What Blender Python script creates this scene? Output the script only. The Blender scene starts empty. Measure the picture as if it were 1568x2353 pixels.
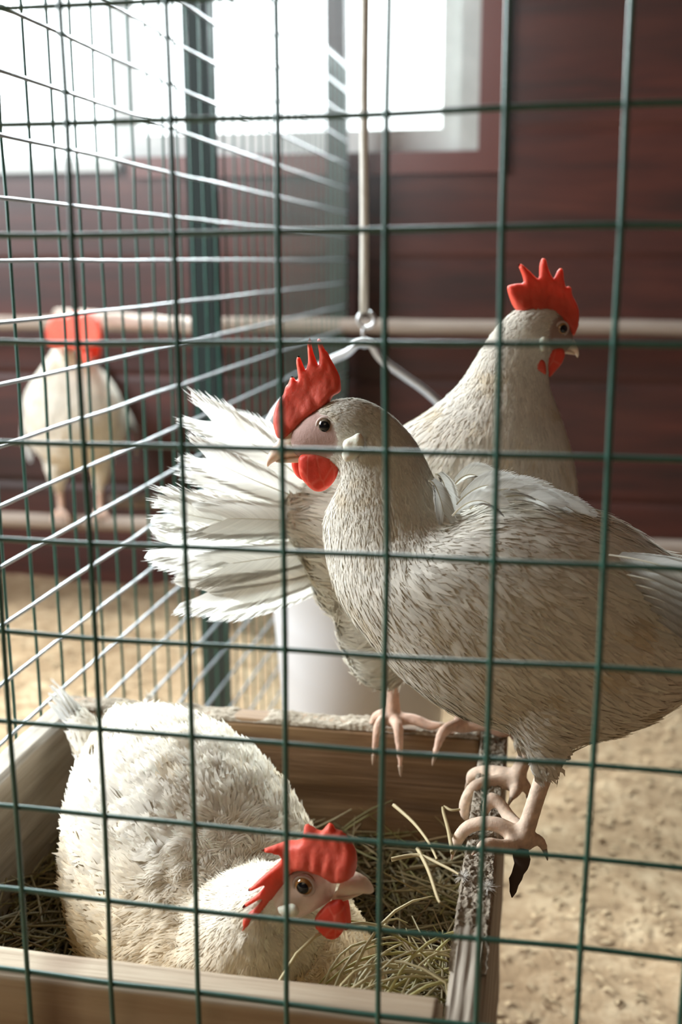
import bpy, bmesh, math, random
import numpy as np
from mathutils import Vector, noise
from mathutils.bvhtree import BVHTree
from mathutils.geometry import delaunay_2d_cdt

random.seed(7)
RNG = np.random.default_rng(7)
SC = bpy.context.scene
COL = SC.collection

# ------------------------------------------------------------------ camera
FPX, YAW, PITCH, ROLL = 2534.66, .1838, .2249, -.0024
def V3(*a): return np.array(a, float)
FWD = V3(-math.sin(YAW)*math.cos(PITCH), math.cos(YAW)*math.cos(PITCH), -math.sin(PITCH))
_r = V3(math.cos(YAW), math.sin(YAW), 0); _u = np.cross(_r, FWD)
RGT = math.cos(ROLL)*_r + math.sin(ROLL)*_u
UPV = -math.sin(ROLL)*_r + math.cos(ROLL)*_u
cam = bpy.data.cameras.new('camera')
camo = bpy.data.objects.new('camera', cam); COL.objects.link(camo)
from mathutils import Matrix
camo.matrix_world = Matrix(((RGT[0], UPV[0], -FWD[0], 0), (RGT[1], UPV[1], -FWD[1], 0), (RGT[2], UPV[2], -FWD[2], 0), (0, 0, 0, 1)))
cam.sensor_fit = 'VERTICAL'; cam.sensor_height = 36; cam.sensor_width = 24
cam.lens = 36*FPX/2353
cam.clip_start = .02
cam.dof.use_dof = True; cam.dof.focus_distance = .765; cam.dof.aperture_fstop = 4.7
SC.camera = camo

# ------------------------------------------------------------------ light
wd = bpy.data.worlds.new('daylight'); SC.world = wd; wd.use_nodes = True
bg = wd.node_tree.nodes['Background']; bg.inputs[0].default_value = (.93, .97, 1, 1); bg.inputs[1].default_value = 4.0
SC.view_settings.view_transform = 'Standard'; SC.view_settings.look = 'None'
SC.view_settings.exposure = 0.08; SC.view_settings.gamma = 1
def area(name, loc, target, sx, sy, power, col=(1, 1, 1)):
    l = bpy.data.lights.new(name, 'AREA'); l.shape = 'RECTANGLE'; l.size = sx; l.size_y = sy; l.energy = power; l.color = col
    o = bpy.data.objects.new(name, l); COL.objects.link(o); o.location = loc
    o.rotation_euler = (Vector(target)-Vector(loc)).to_track_quat('-Z', 'Y').to_euler()
    return o
area('sky_light_back', (-1.0, 3.0, 1.15), (-.5, .8, -.4), 1.8, 1.3, 520, (.88, .95, 1))
area('sky_light_left', (-2.42, .85, .75), (-.2, .8, -.3), 1.1, 1.0, 135, (.88, .95, 1))
area('warm_fill', (-.7, -1.5, .9), (-.3, .9, -.4), 1.2, 1.6, 9.5, (1, .82, .56))  # added warm fill from behind the camera, no lamp stands there
cy = SC.cycles
cy.use_denoising = True
cy.max_bounces = 6; cy.diffuse_bounces = 4; cy.glossy_bounces = 2; cy.transmission_bounces = 4; cy.transparent_max_bounces = 8
cy.sample_clamp_indirect = 6; cy.caustics_reflective = False; cy.caustics_refractive = False

# ------------------------------------------------------------------ helpers
def ray(x, y): return FWD + RGT*(x-784)/FPX - UPV*(y-1176.5)/FPX
def atY(x, y, Y): d = ray(x, y); return d*Y/d[1]
def atX(x, y, X): d = ray(x, y); return d*X/d[0]
def atZ(x, y, Z): d = ray(x, y); return d*Z/d[2]
class Plane:                       # the upright plane a bird stands in; n points away from the near side
    def __init__(s, p0, deg):
        a = math.radians(deg); s.p0 = np.array(p0, float); s.h = V3(math.cos(a), math.sin(a), 0); s.n = V3(-math.sin(a), math.cos(a), 0)
    def at(s, x, y, off=0.0):
        d = ray(x, y); return d*((s.p0@s.n+off)/(d@s.n))

def tag(o, label=None, cat=None, group=None, kind=None):
    for k, v in (('label', label), ('category', cat), ('group', group), ('kind', kind)):
        if v: o[k] = v
    return o
def thing(name, loc, label, cat, group=None, kind=None):
    o = bpy.data.objects.new(name, None); COL.objects.link(o); o.location = [float(v) for v in loc]; o.empty_display_size = .05
    return tag(o, label, cat, group, kind)
def origin(p):
    L = np.zeros(3)
    while p is not None: L = L+np.array(p.location); p = p.parent
    return L
def link_mesh(name, me, mat, parent):
    o = bpy.data.objects.new(name, me); COL.objects.link(o)
    for m in (mat if isinstance(mat, (list, tuple)) else [mat]): me.materials.append(m)
    if parent is not None: o.parent = parent
    return o
def mk(name, v, f, mat, parent=None, smooth=True, fm=None, col=None, nrm=None, uv=None, loc=None):
    """one mesh object; v in place coordinates, f an (n,k) array or list of tuples"""
    v = np.asarray(v, float)
    L = origin(parent) if parent is not None else (np.array(loc, float) if loc is not None else np.zeros(3))
    me = bpy.data.meshes.new(name)
    if isinstance(f, np.ndarray):
        n, k = f.shape
        me.vertices.add(len(v)); me.vertices.foreach_set('co', (v-L).astype(np.float32).ravel())
        me.loops.add(n*k); me.loops.foreach_set('vertex_index', f.astype(np.int32).ravel())
        me.polygons.add(n); me.polygons.foreach_set('loop_start', np.arange(0, n*k, k, dtype=np.int32))
        try: me.polygons.foreach_set('loop_total', np.full(n, k, dtype=np.int32))
        except Exception: pass
        me.update(calc_edges=True)
    else:
        me.from_pydata([tuple(p) for p in (v-L)], [], [tuple(q) for q in f]); me.update()
    me.polygons.foreach_set('use_smooth', np.full(len(me.polygons), bool(smooth)))
    if fm is not None: me.polygons.foreach_set('material_index', np.asarray(fm, np.int32))
    if col is not None:
        a = me.color_attributes.new('Col', 'FLOAT_COLOR', 'POINT')
        c = np.ones((len(v), 4), np.float32); c[:, :3] = col; a.data.foreach_set('color', c.ravel())
    if uv is not None:
        a = me.attributes.new('fuv', 'FLOAT_VECTOR', 'POINT')
        c = np.zeros((len(v), 3), np.float32); c[:, :2] = uv; a.data.foreach_set('vector', c.ravel())
    if nrm is not None:
        me.normals_split_custom_set_from_vertices([tuple(x) for x in nrm])
    o = link_mesh(name, me, mat, parent)
    if parent is None and loc is not None: o.location = [float(x) for x in loc]
    return o

class MB:                          # gathers shapes into one mesh
    def __init__(s): s.v = []; s.f = []; s.n = 0; s.c = []
    def add(s, v, f, c=None):
        v = np.asarray(v, float); s.v.append(v); s.f += [tuple(int(i)+s.n for i in q) for q in f]; s.n += len(v)
        s.c.append(np.tile(np.array(c if c is not None else (1, 1, 1), float), (len(v), 1)))
    def box(s, a, b):
        x0, y0, z0 = a; x1, y1, z1 = b
        s.add([(x0, y0, z0), (x1, y0, z0), (x1, y1, z0), (x0, y1, z0), (x0, y0, z1), (x1, y0, z1), (x1, y1, z1), (x0, y1, z1)],
              [(0, 3, 2, 1), (4, 5, 6, 7), (0, 1, 5, 4), (1, 2, 6, 5), (2, 3, 7, 6), (3, 0, 4, 7)])
    def tube(s, pts, r, seg=8, c=None, cap=True):
        v, f = tube(pts, r, seg, cap); s.add(v, f, c)
    def build(s, name, mat, parent=None, smooth=True, col=False, loc=None):
        v = np.concatenate(s.v)
        return mk(name, v, s.f, mat, parent, smooth, col=np.concatenate(s.c) if col else None, loc=loc)

def unit(a): a = np.asarray(a, float); return a/(np.linalg.norm(a, axis=-1, keepdims=True)+1e-12)
def tube(pts, r, seg=8, cap=True):
    P = np.asarray(pts, float); n = len(P); R = np.broadcast_to(np.asarray(r, float), (n,))
    T = unit(np.gradient(P, axis=0)); ref = V3(0, 0, 1) if abs(T[0][2]) < .9 else V3(1, 0, 0)
    a = unit(np.cross(T[0], ref)); vs = []
    for i in range(n):
        a = unit(a-T[i]*(a@T[i])); b = np.cross(T[i], a)
        th = np.arange(seg)*2*math.pi/seg
        vs.append(P[i]+R[i]*(np.cos(th)[:, None]*a+np.sin(th)[:, None]*b))
    f = [(i*seg+j, i*seg+(j+1) % seg, (i+1)*seg+(j+1) % seg, (i+1)*seg+j) for i in range(n-1) for j in range(seg)]
    v = np.concatenate(vs)
    if cap:
        f.append(tuple(range(seg))[::-1]); f.append(tuple((n-1)*seg+j for j in range(seg)))
    return v, f
def crom(P, k=4, closed=False):
    P = np.asarray(P, float); n = len(P); out = []
    rng = range(n) if closed else range(n-1)
    for i in rng:
        if closed: a, b, c, d = P[(i-1) % n], P[i], P[(i+1) % n], P[(i+2) % n]
        else: a, b, c, d = P[max(i-1, 0)], P[i], P[i+1], P[min(i+2, n-1)]
        for j in range(k):
            t = j/k
            out.append(.5*((2*b)+(c-a)*t+(2*a-5*b+4*c-d)*t*t+(3*b-a-3*c+d)*t**3))
    if not closed: out.append(P[-1])
    return np.array(out)
def loft(top, bot, side, w, seg=28):
    """rings between upper and lower edge; closed ends"""
    top, bot, side = map(lambda q: np.asarray(q, float), (top, bot, side)); n = len(top)
    th = np.arange(seg)*2*math.pi/seg; c = (top+bot)/2; u = (top-bot)/2
    v = [c[i]+np.cos(th)[:, None]*u[i]+np.sin(th)[:, None]*side[i]*w[i] for i in range(n)]
    f = [(i*seg+j, i*seg+(j+1) % seg, (i+1)*seg+(j+1) % seg, (i+1)*seg+j) for i in range(n-1) for j in range(seg)]
    V = np.concatenate(v+[c[:1], c[-1:]]); a, b = n*seg, n*seg+1
    f += [(a, (j+1) % seg, j) for j in range(seg)]+[(b, (n-1)*seg+j, (n-1)*seg+(j+1) % seg) for j in range(seg)]
    return V, f
def remeshed(mb, voxel, smooth=6):
    me = bpy.data.meshes.new('tmp'); me.from_pydata([tuple(p) for p in np.concatenate(mb.v)], [], mb.f)
    o = bpy.data.objects.new('tmp', me); COL.objects.link(o)
    m = o.modifiers.new('r', 'REMESH'); m.mode = 'VOXEL'; m.voxel_size = voxel
    if smooth: m2 = o.modifiers.new('s', 'SMOOTH'); m2.iterations = smooth; m2.factor = .5
    dg = bpy.context.evaluated_depsgraph_get(); ev = o.evaluated_get(dg); e = ev.to_mesh()
    v = np.zeros(len(e.vertices)*3); e.vertices.foreach_get('co', v)
    f = [tuple(p.vertices) for p in e.polygons]
    ev.to_mesh_clear(); bpy.data.objects.remove(o); bpy.data.meshes.remove(me)
    return v.reshape(-1, 3), f

# ------------------------------------------------------------------ materials
class NT:
    def __init__(s, name):
        s.m = bpy.data.materials.new(name); s.m.use_nodes = True; s.t = s.m.node_tree; s.b = s.t.nodes['Principled BSDF']; s.out = s.t.nodes['Material Output']
    def n(s, typ, **kw):
        q = s.t.nodes.new(typ)
        for k, v in kw.items():
            if hasattr(q, k) and not k.startswith('i_'): setattr(q, k, v)
        return q
    def l(s, a, b): s.t.links.new(a, b)
    def coords(s, scale=(1, 1, 1), kind='Object', rot=(0, 0, 0)):
        c = s.n('ShaderNodeTexCoord'); m = s.n('ShaderNodeMapping'); m.inputs['Scale'].default_value = scale; m.inputs['Rotation'].default_value = rot
        s.l(c.outputs[kind], m.inputs[0]); return m.outputs[0]
    def noise(s, vec, scale, detail=4, rough=.6, dist=0):
        q = s.n('ShaderNodeTexNoise'); q.inputs['Scale'].default_value = scale; q.inputs['Detail'].default_value = detail
        q.inputs['Roughness'].default_value = rough; q.inputs['Distortion'].default_value = dist
        if vec is not None: s.l(vec, q.inputs['Vector'])
        return q.outputs['Fac']
    def ramp(s, fac, stops):
        q = s.n('ShaderNodeValToRGB'); e = q.color_ramp.elements
        while len(e) < len(stops): e.new(.5)
        for i, (p, c) in enumerate(stops): e[i].position = p; e[i].color = (*c, 1) if len(c) == 3 else c
        s.l(fac, q.inputs[0]); return q.outputs[0]
    def bump(s, h, strength=.3, dist=.002, into=None):
        q = s.n('ShaderNodeBump'); q.inputs['Strength'].default_value = strength; q.inputs['Distance'].default_value = dist
        s.l(h, q.inputs['Height']); s.l(q.outputs[0], (into or s.b).inputs['Normal']); return q
    def mix(s, fac, a, b, blend='MIX'):
        q = s.n('ShaderNodeMix', data_type='RGBA', blend_type=blend)
        for i, x in ((0, fac), (6, a), (7, b)):
            if hasattr(x, 'links'): s.l(x, q.inputs[i])
            elif i == 0: q.inputs[0].default_value = x
            else: q.inputs[i].default_value = (*x, 1)
        return q.outputs[2]
    def set(s, **kw):
        for k, v in kw.items():
            k = k.replace('_', ' ')
            s.b.inputs[k].default_value = (*v, 1) if isinstance(v, tuple) and len(v) == 3 and s.b.inputs[k].type == 'RGBA' else v
        return s

def wood(name, axis, stops, rough=.75, bump=.5, grain=60, knot=None):
    t = NT(name); s = [grain]*3; s[axis] = grain*.06
    v = t.coords(tuple(s)); a = t.noise(v, 1, 6, .62, .6)
    v2 = t.coords(tuple(9 if i != axis else 2.2 for i in range(3))); b = t.noise(v2, 1, 4, .6)
    s3 = [260]*3; s3[axis] = 8; c = t.noise(t.coords(tuple(s3)), 1, 3, .6)
    m = t.n('ShaderNodeMath', operation='MULTIPLY_ADD'); t.l(a, m.inputs[0]); m.inputs[1].default_value = .6
    m2 = t.n('ShaderNodeMath', operation='MULTIPLY'); t.l(b, m2.inputs[0]); m2.inputs[1].default_value = .4; t.l(m2.outputs[0], m.inputs[2])
    wc = t.ramp(m.outputs[0], stops)
    if knot is not None:
        mp = t.n('ShaderNodeMapping'); mp.inputs['Location'].default_value = tuple(-k for k in knot); t.l(t.n('ShaderNodeTexCoord').outputs['Object'], mp.inputs[0])
        m3 = t.n('ShaderNodeMapping'); m3.inputs['Scale'].default_value = (1, .3, .33); t.l(mp.outputs[0], m3.inputs[0])
        ln = t.n('ShaderNodeVectorMath', operation='LENGTH'); t.l(m3.outputs[0], ln.inputs[0])
        ad = t.n('ShaderNodeMath', operation='MULTIPLY_ADD'); t.l(a, ad.inputs[0]); ad.inputs[1].default_value = .012; t.l(ln.outputs['Value'], ad.inputs[2])
        wc = t.mix(t.ramp(ad.outputs[0], [(.008, (.75, .75, .75)), (.018, (.45, .45, .45)), (.026, (0, 0, 0))]), wc, (.17, .085, .035))
    t.l(wc, t.b.inputs['Base Color'])
    mm = t.n('ShaderNodeMath', operation='ADD'); t.l(a, mm.inputs[0]); t.l(c, mm.inputs[1])
    t.set(Roughness=rough); t.bump(mm.outputs[0], bump, .0015); return t.m

M = {}
PALE = [(.28, (.20, .135, .08)), (.45, (.40, .30, .20)), (.6, (.52, .42, .30)), (.8, (.60, .51, .39))]
M['wood_x'] = wood('pale_plank_wood', 0, PALE, knot=(-.035, -.198, .375))
M['wood_y'] = wood('grey_plank_wood', 1, [(.28, (.16, .125, .09)), (.45, (.30, .25, .19)), (.6, (.42, .36, .29)), (.8, (.52, .46, .38))])
M['wood_back'] = wood('brown_plank_wood', 0, [(.28, (.07, .035, .015)), (.45, (.19, .105, .05)), (.62, (.31, .19, .095)), (.8, (.38, .26, .15))])
M['perch'] = wood('perch_wood', 0, [(.3, (.16, .115, .08)), (.5, (.29, .23, .185)), (.75, (.40, .34, .285))])
M['dark_wood'] = wood('dark_post_wood', 2, [(.3, (.02, .014, .011)), (.5, (.045, .032, .025)), (.75, (.08, .06, .05))])
t = NT('red_plank_wall'); v = t.coords((2.5, 2.5, 26)); a = t.noise(v, 1, 5, .6, .4)
b = t.noise(t.coords((1.6, 1.6, 3)), 1, 3, .6)
col = t.ramp(a, [(.3, (.026, .009, .006)), (.52, (.062, .0140, .0085)), (.75, (.095, .024, .014))])
t.l(t.mix(t.ramp(b, [(.42, (0, 0, 0)), (.7, (.6, .6, .6))]), col, (.020, .011, .008)), t.b.inputs['Base Color'])
w = t.n('ShaderNodeTexWave', wave_type='BANDS', bands_direction='Z', wave_profile='SAW'); w.inputs['Scale'].default_value = 1.15; w.inputs['Distortion'].default_value = 0
t.l(t.coords(), w.inputs[0]); gr = t.ramp(w.outputs['Fac'], [(0, (0, 0, 0)), (.05, (1, 1, 1)), (.95, (1, 1, 1)), (1, (0, 0, 0))])
t.set(Roughness=.6); t.bump(gr, .8, .006); M['red_wall'] = t.m
t = NT('red_trim'); t.set(Base_Color=(.12, .036, .027), Roughness=.55); M['red_trim'] = t.m
t = NT('white_paint'); a = t.noise(t.coords((1, 1, 1)), 14, 3); t.l(t.ramp(a, [(.3, (.38, .39, .37)), (.7, (.47, .48, .46))]), t.b.inputs['Base Color']); t.set(Roughness=.5); M['white_paint'] = t.m
t = NT('ceiling_board'); a = t.noise(t.coords((3, 30, 3)), 1, 3); t.l(t.ramp(a, [(.3, (.10, .06, .04)), (.7, (.2, .13, .09))]), t.b.inputs['Base Color']); M['ceiling'] = t.m
t = NT('window_glass'); gl = t.n('ShaderNodeBsdfGlossy'); gl.inputs['Roughness'].default_value = .02; tr = t.n('ShaderNodeBsdfTransparent'); tr.inputs[0].default_value = (.96, .98, .97, 1)
mx = t.n('ShaderNodeMixShader'); mx.inputs[0].default_value = .05; t.l(tr.outputs[0], mx.inputs[1]); t.l(gl.outputs[0], mx.inputs[2]); t.l(mx.outputs[0], t.out.inputs[0]); M['glass'] = t.m
t = NT('litter_floor'); v = t.coords(); a = t.noise(v, 26, 6, .65); b = t.noise(v, 5, 4, .6)
c1 = t.ramp(a, [(.3, (.19, .120, .062)), (.48, (.37, .255, .145)), (.66, (.54, .41, .26))])
t.l(t.mix(t.ramp(b, [(.38, (.55, .55, .55)), (.62, (0, 0, 0))]), c1, (.30, .195, .105)), t.b.inputs['Base Color'])
t.set(Roughness=.95); t.bump(t.noise(v, 120, 4), .6, .004); M['litter'] = t.m
def colmat(name, rough=.8, trans=0.0, spec=.3, bump=None, sss=0, mul=(1, 1, 1)):
    t = NT(name); a = t.n('ShaderNodeAttribute'); a.attribute_name = 'Col'
    c = t.mix(1.0, a.outputs['Color'], mul, 'MULTIPLY')
    t.l(c, t.b.inputs['Base Color']); t.set(Roughness=rough); t.b.inputs['Specular IOR Level'].default_value = spec
    if bump: t.bump(t.noise(t.coords(), bump[0], 4), bump[1], bump[2])
    if sss: t.b.inputs['Subsurface Weight'].default_value = sss; t.b.inputs['Subsurface Radius'].default_value = (.004, .0015, .001); t.b.inputs['Subsurface Scale'].default_value = 1
    if trans:
        tl = t.n('ShaderNodeBsdfTranslucent'); t.l(c, tl.inputs[0]); mx = t.n('ShaderNodeMixShader'); mx.inputs[0].default_value = trans
        t.l(t.b.outputs[0], mx.inputs[1]); t.l(tl.outputs[0], mx.inputs[2]); t.l(mx.outputs[0], t.out.inputs[0])
    return t.m
M['shavings'] = colmat('wood_shavings', .9)
M['hay'] = colmat('dry_hay', .55, .15, .4)
M['plume'] = colmat('white_plumage', .85, .22, .15)
M['vane'] = colmat('feather_vane', .7, .6, .2)
M['body'] = colmat('hen_body', .75, 0, .25, (420, .35, .0012), .12)
def flesh(name, c1, c2, veins=None, sss=.55):
    t = NT(name); v = t.coords(); a = t.noise(v, 190, 5, .6); b = t.noise(v, 45, 3, .6)
    c = t.mix(b, c1, c2)
    if veins:
        w = t.n('ShaderNodeTexVoronoi', feature='DISTANCE_TO_EDGE'); w.inputs['Scale'].default_value = 110; t.l(t.coords((1, 1, .55)), w.inputs['Vector'])
        c = t.mix(t.ramp(w.outputs['Distance'], [(0, (.35, .35, .35)), (.09, (0, 0, 0))]), c, veins)
    t.l(c, t.b.inputs['Base Color']); t.set(Roughness=.5); t.b.inputs['Specular IOR Level'].default_value = .3
    t.b.inputs['Subsurface Weight'].default_value = sss; t.b.inputs['Subsurface Radius'].default_value = (.008, .002, .0012); t.b.inputs['Subsurface Scale'].default_value = 1
    t.bump(a, .5, .0012); return t.m
M['comb'] = flesh('red_comb', (.60, .070, .040), (.76, .135, .085))
M['wattle'] = flesh('red_wattle', (.64, .050, .026), (.74, .085, .05), (.82, .24, .16))
M['lobe'] = flesh('pale_earlobe', (.66, .66, .54), (.74, .74, .62), None, .2)
M['beak'] = flesh('horn_beak', (.74, .58, .43), (.84, .70, .56), None, .25)
t = NT('orange_iris'); t.set(Base_Color=(.30, .15, .045), Roughness=.08); t.b.inputs['Coat Weight'].default_value = .6; M['iris'] = t.m
t = NT('grey_brown_iris'); t.set(Base_Color=(.11, .085, .055), Roughness=.08); t.b.inputs['Coat Weight'].default_value = .6; M['iris_dark'] = t.m
t = NT('black_pupil'); t.set(Base_Color=(.004, .004, .005), Roughness=.04); M['pupil'] = t.m
M['claw'] = flesh('horn_claw', (.34, .24, .17), (.48, .36, .26), None, .1)
M['lid'] = flesh('eyelid_skin', (.48, .38, .33), (.60, .48, .42), None, .2)
t = NT('green_wire'); a = t.noise(t.coords(), 90, 3); t.l(t.ramp(a, [(.3, (.005, .070, .048)), (.7, (.010, .100, .070))]), t.b.inputs['Base Color']); t.set(Roughness=.42); t.b.inputs['Specular IOR Level'].default_value = .75
t.bump(a, .2, .0006); M['wire'] = t.m
t = NT('window_lit_wire'); t.set(Base_Color=(.26, .29, .31), Roughness=.3); t.b.inputs['Specular IOR Level'].default_value = .8; M['wire_lit'] = t.m  # window light on the side fence's level wires, put into a paler colour
t = NT('dark_green_post'); t.set(Base_Color=(.010, .022, .022), Roughness=.45); M['post'] = t.m
t = NT('white_plastic'); t.set(Base_Color=(.62, .63, .65), Roughness=.45); t.b.inputs['Subsurface Weight'].default_value = .1; t.b.inputs['Subsurface Radius'].default_value = (.01, .01, .01); M['bucket'] = t.m
t = NT('zinc'); t.set(Base_Color=(.55, .55, .55), Roughness=.4, Metallic=.8); M['zinc'] = t.m
t = NT('pale_cord'); a = t.noise(t.coords((1, 1, .2)), 300, 2); t.l(t.ramp(a, [(.3, (.50, .47, .40)), (.7, (.66, .63, .56))]), t.b.inputs['Base Color']); M['cord'] = t.m
t = NT('droppings_crust'); v = t.coords(); a = t.noise(v, 150, 6, .7)
t.l(t.ramp(a, [(.3, (.14, .105, .07)), (.5, (.36, .30, .225)), (.7, (.56, .49, .40))]), t.b.inputs['Base Color']); t.set(Roughness=.95); t.bump(a, .9, .003); M['crust'] = t.m
t = NT('dark_bark'); t.set(Base_Color=(.085, .060, .045), Roughness=.9); M['bark'] = t.m

# ------------------------------------------------------------------ room
FZ, BY, CZ = -.80, 2.55, 1.45
XL, XR, YF = -2.25, 1.7, -1.6
def structure(o): o['kind'] = 'structure'; return o
nx, ny = 150, 150
gx = np.linspace(XL, XR, nx); gy = np.linspace(YF, BY, ny)
fl = []
for y in gy:
    for x in gx:
        p = Vector((x*3.2, y*3.2, 0)); z = FZ+.018*noise.noise(p)+.009*noise.noise(p*3.3)+.005*noise.noise(p*8)
        # litter heaped up along the back wall on the left
        z += .05*math.exp(-((x+.95)/.35)**2-((y-2.1)/.25)**2)
        fl.append((x, y, z))
fl = np.array(fl)
ii = np.arange((ny-1)*nx).reshape(ny-1, nx)[:, :-1].ravel()
structure(mk('floor', fl, np.stack([ii, ii+1, ii+nx+1, ii+nx], -1), M['litter']))
# wall with two window openings
W1 = (-1.80, -1.023, .241, 1.12); W2 = (-.958, -.25, .285, 1.12)
mb = MB(); y0, y1 = BY, BY+.12
ox0, ox1 = -1.85, -.175
mb.box((XL, y0, FZ-.1), (ox0, y1, CZ)); mb.box((ox1, y0, FZ-.1), (XR, y1, CZ)); mb.box((ox0, y0, 1.18), (ox1, y1, CZ))
mb.box((ox0, y0, FZ-.1), (-.99, y1, .205)); mb.box((-.99, y0, FZ-.1), (ox1, y1, .232))
structure(mb.build('wall_back', M['red_wall'], smooth=False))
mb = MB(); wx0, wx1 = XL-.12, XL
mb.box((wx0, YF, FZ-.1), (wx1, .3, CZ)); mb.box((wx0, 1.7, FZ-.1), (wx1, BY, CZ)); mb.box((wx0, .3, FZ-.1), (wx1, 1.7, .2)); mb.box((wx0, .3, 1.3), (wx1, 1.7, CZ))
structure(mb.build('wall_left', M['red_wall'], smooth=False))
mb = MB(); mb.box((XR, YF, FZ-.1), (XR+.12, BY+.12, CZ)); structure(mb.build('wall_right', M['red_wall'], smooth=False))
mb = MB(); mb.box((XL-.12, YF-.12, CZ), (XR+.12, BY+.12, CZ+.1)); structure(mb.build('ceiling', M['ceiling'], smooth=False))
mb = MB(); mb.box((XL-.12, YF-.12, FZ-.1), (XR+.12, YF, CZ)); structure(mb.build('wall_front', M['red_wall'], smooth=False))
def window(name, o, lower):
    x0, x1, z0, z1 = o; w = thing(name, (.5*(x0+x1), BY, z0), None, None, kind='structure')
    b = MB(); fl_, fr_ = (.05, .033) if lower else (.033, .045)
    zb = z0-(.037 if lower else .055)
    b.box((x0-fl_, BY+.03, zb), (x0, BY+.08, z1+.05)); b.box((x1, BY+.03, zb), (x1+fr_, BY+.08, z1+.05))
    b.box((x0, BY+.03, zb), (x1, BY+.08, z0)); b.box((x0, BY+.03, z1), (x1, BY+.08, z1+.05))
    b.build('frame', M['white_paint'], w, False)
    b = MB(); b.box((x0, BY+.05, z0), (x1, BY+.054, z1)); b.build('glass_pane', M['glass'], w, False)
    return w
w1 = window('window_1', W1, True)
b = MB(); b.box((-1.85, BY-.03, .200), (-1.0, BY+.04, .222)); b.build('sill', M['white_paint'], w1, False)
w2 = window('window_2', W2, False)
b = MB(); b.box((-.205, BY-.012, .232), (-.165, BY+.03, 1.2)); b.build('casing', M['white_paint'], w2, False)
b = MB(); b.box((-.165, BY-.018, .185), (-.112, BY, 1.2)); b.box((-.97, BY-.018, .185), (-.165, BY, .232)); b.build('trim_board', M['red_trim'], w2, False)

# wood shavings on the floor
mb_v = []; mb_c = []; n = 14000
px = RNG.uniform(-1.9, 1.1, n); py = RNG.uniform(.75, 2.5, n)
for i in range(n):
    x, y = px[i], py[i]
    if -.47 < x < .0 and .5 < y < .94: x = x+.5
    p = Vector((x*3.2, y*3.2, 0)); z = FZ+.018*noise.noise(p)+.009*noise.noise(p*3.3)+.005*noise.noise(p*8)+.05*math.exp(-((x+.95)/.35)**2-((y-2.1)/.25)**2)
    a = RNG.uniform(0, 6.28); L = RNG.uniform(.002, .007); Wd = RNG.uniform(.001, .003)
    d = V3(math.cos(a), math.sin(a), RNG.normal()*.15)*L; s = V3(-math.sin(a), math.cos(a), RNG.normal()*.2)*Wd; c = V3(x, y, z+.002+abs(RNG.normal())*.002)
    k = RNG.uniform(.001, .003)
    mb_v.append([c-d-s, c-s+V3(0, 0, k), c+d-s, c-d+s, c+s+V3(0, 0, k), c+d+s])
    q = RNG.uniform(.85, 1.15); mb_c.append([np.array((.46, .34, .205))*q]*6)
bi = np.arange(n)[:, None]*6
fs = np.concatenate([bi+np.array([0, 1, 4, 3]), bi+np.array([1, 2, 5, 4])])
tag(mk('wood_shavings', np.array(mb_v).reshape(-1, 3), fs, M['shavings'], col=np.array(mb_c).reshape(-1, 3)), 'pale tan wood shavings scattered over the coop floor', 'litter', kind='stuff')

# ------------------------------------------------------------------ perches, post, bucket
def pole(name, a, b, r, label):
    a, b = np.array(a), np.array(b); n = 40; P = a+(b-a)*np.linspace(0, 1, n)[:, None]
    for i in range(n): P[i, 2] += .004*noise.noise(Vector((i*.35, a[2]*9, 0)))
    R = np.array([r*(1+.12*noise.noise(Vector((i*.6, 5+a[2]*7, 0)))) for i in range(n)])
    v, f = tube(P, R, 14); c = (a+b)/2
    return tag(mk(name, v, f, M['perch'], loc=c), label, 'perch', 'roost poles along the back wall')
pole('roost_perch', (-2.2, 2.42, -.142), (1.65, 2.42, -.142), .0165, 'long pale roost pole running level across the red back wall under the windows')
pole('roost_perch', (-1.06, 2.30, -.118), (-.66, 2.17, -.134), .0165, 'short bright roost pole ending just left of the dark green post')
pole('roost_perch', (-2.2, 2.26, -.573), (1.65, 2.26, -.573), .017, 'lower roost pole that the hen by the left wall stands on')
pole('roost_perch', (-.98, 2.36, -.545), (-.70, 2.36, -.535), .016, 'short low roost pole behind the side fence, right of the left hen')
b = MB(); b.box((-.492, 1.50, FZ), (-.457, 1.535, CZ))
tag(b.build('fence_post', M['post'], smooth=False), 'square dark green metal post behind the side fence mesh', 'post')
b = MB(); b.box((-.490, 2.47, FZ), (-.449, 2.515, CZ))
tag(b.build('corner_post', M['dark_wood'], smooth=False), 'dark brown wooden post where the side fence meets the back wall', 'post')

BK = V3(-.222, 1.35, -.66)
bk = thing('bucket', BK, 'white plastic bucket hanging behind the nest box under the pale cord', 'bucket')
prof = [(0, -.655), (.095, -.66), (.099, -.656), (.116, -.443+.0), (.135, -.275), (.141, -.273), (.141, -.262), (.134, -.262), (.113, -.44), (.094, -.648), (0, -.648)]
seg = 64; th = np.arange(seg)*2*math.pi/seg
v = np.concatenate([np.stack([BK[0]+r*np.cos(th), BK[1]+r*np.sin(th), np.full(seg, z)], -1) for r, z in prof])
f = np.array([(i*seg+j, i*seg+(j+1) % seg, (i+1)*seg+(j+1) % seg, (i+1)*seg+j) for i in range(len(prof)-1) for j in range(seg)])
mk('pail', v, f, M['bucket'], bk)
H = [(-.137, -.275), (-.134, -.235), (-.118, -.195), (-.097, -.168), (-.070, -.143), (-.043, -.123), (-.022, -.113), (-.010, -.102), (0, -.099), (.010, -.102), (.022, -.119), (.050, -.139), (.075, -.156), (.097, -.176), (.118, -.205), (.134, -.24), (.137, -.275)]
b = MB(); b.tube(crom([(BK[0]+x, 1.35, z) for x, z in H], 4), .0052, 10); b.build('handle', M['zinc'], bk)
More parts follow.
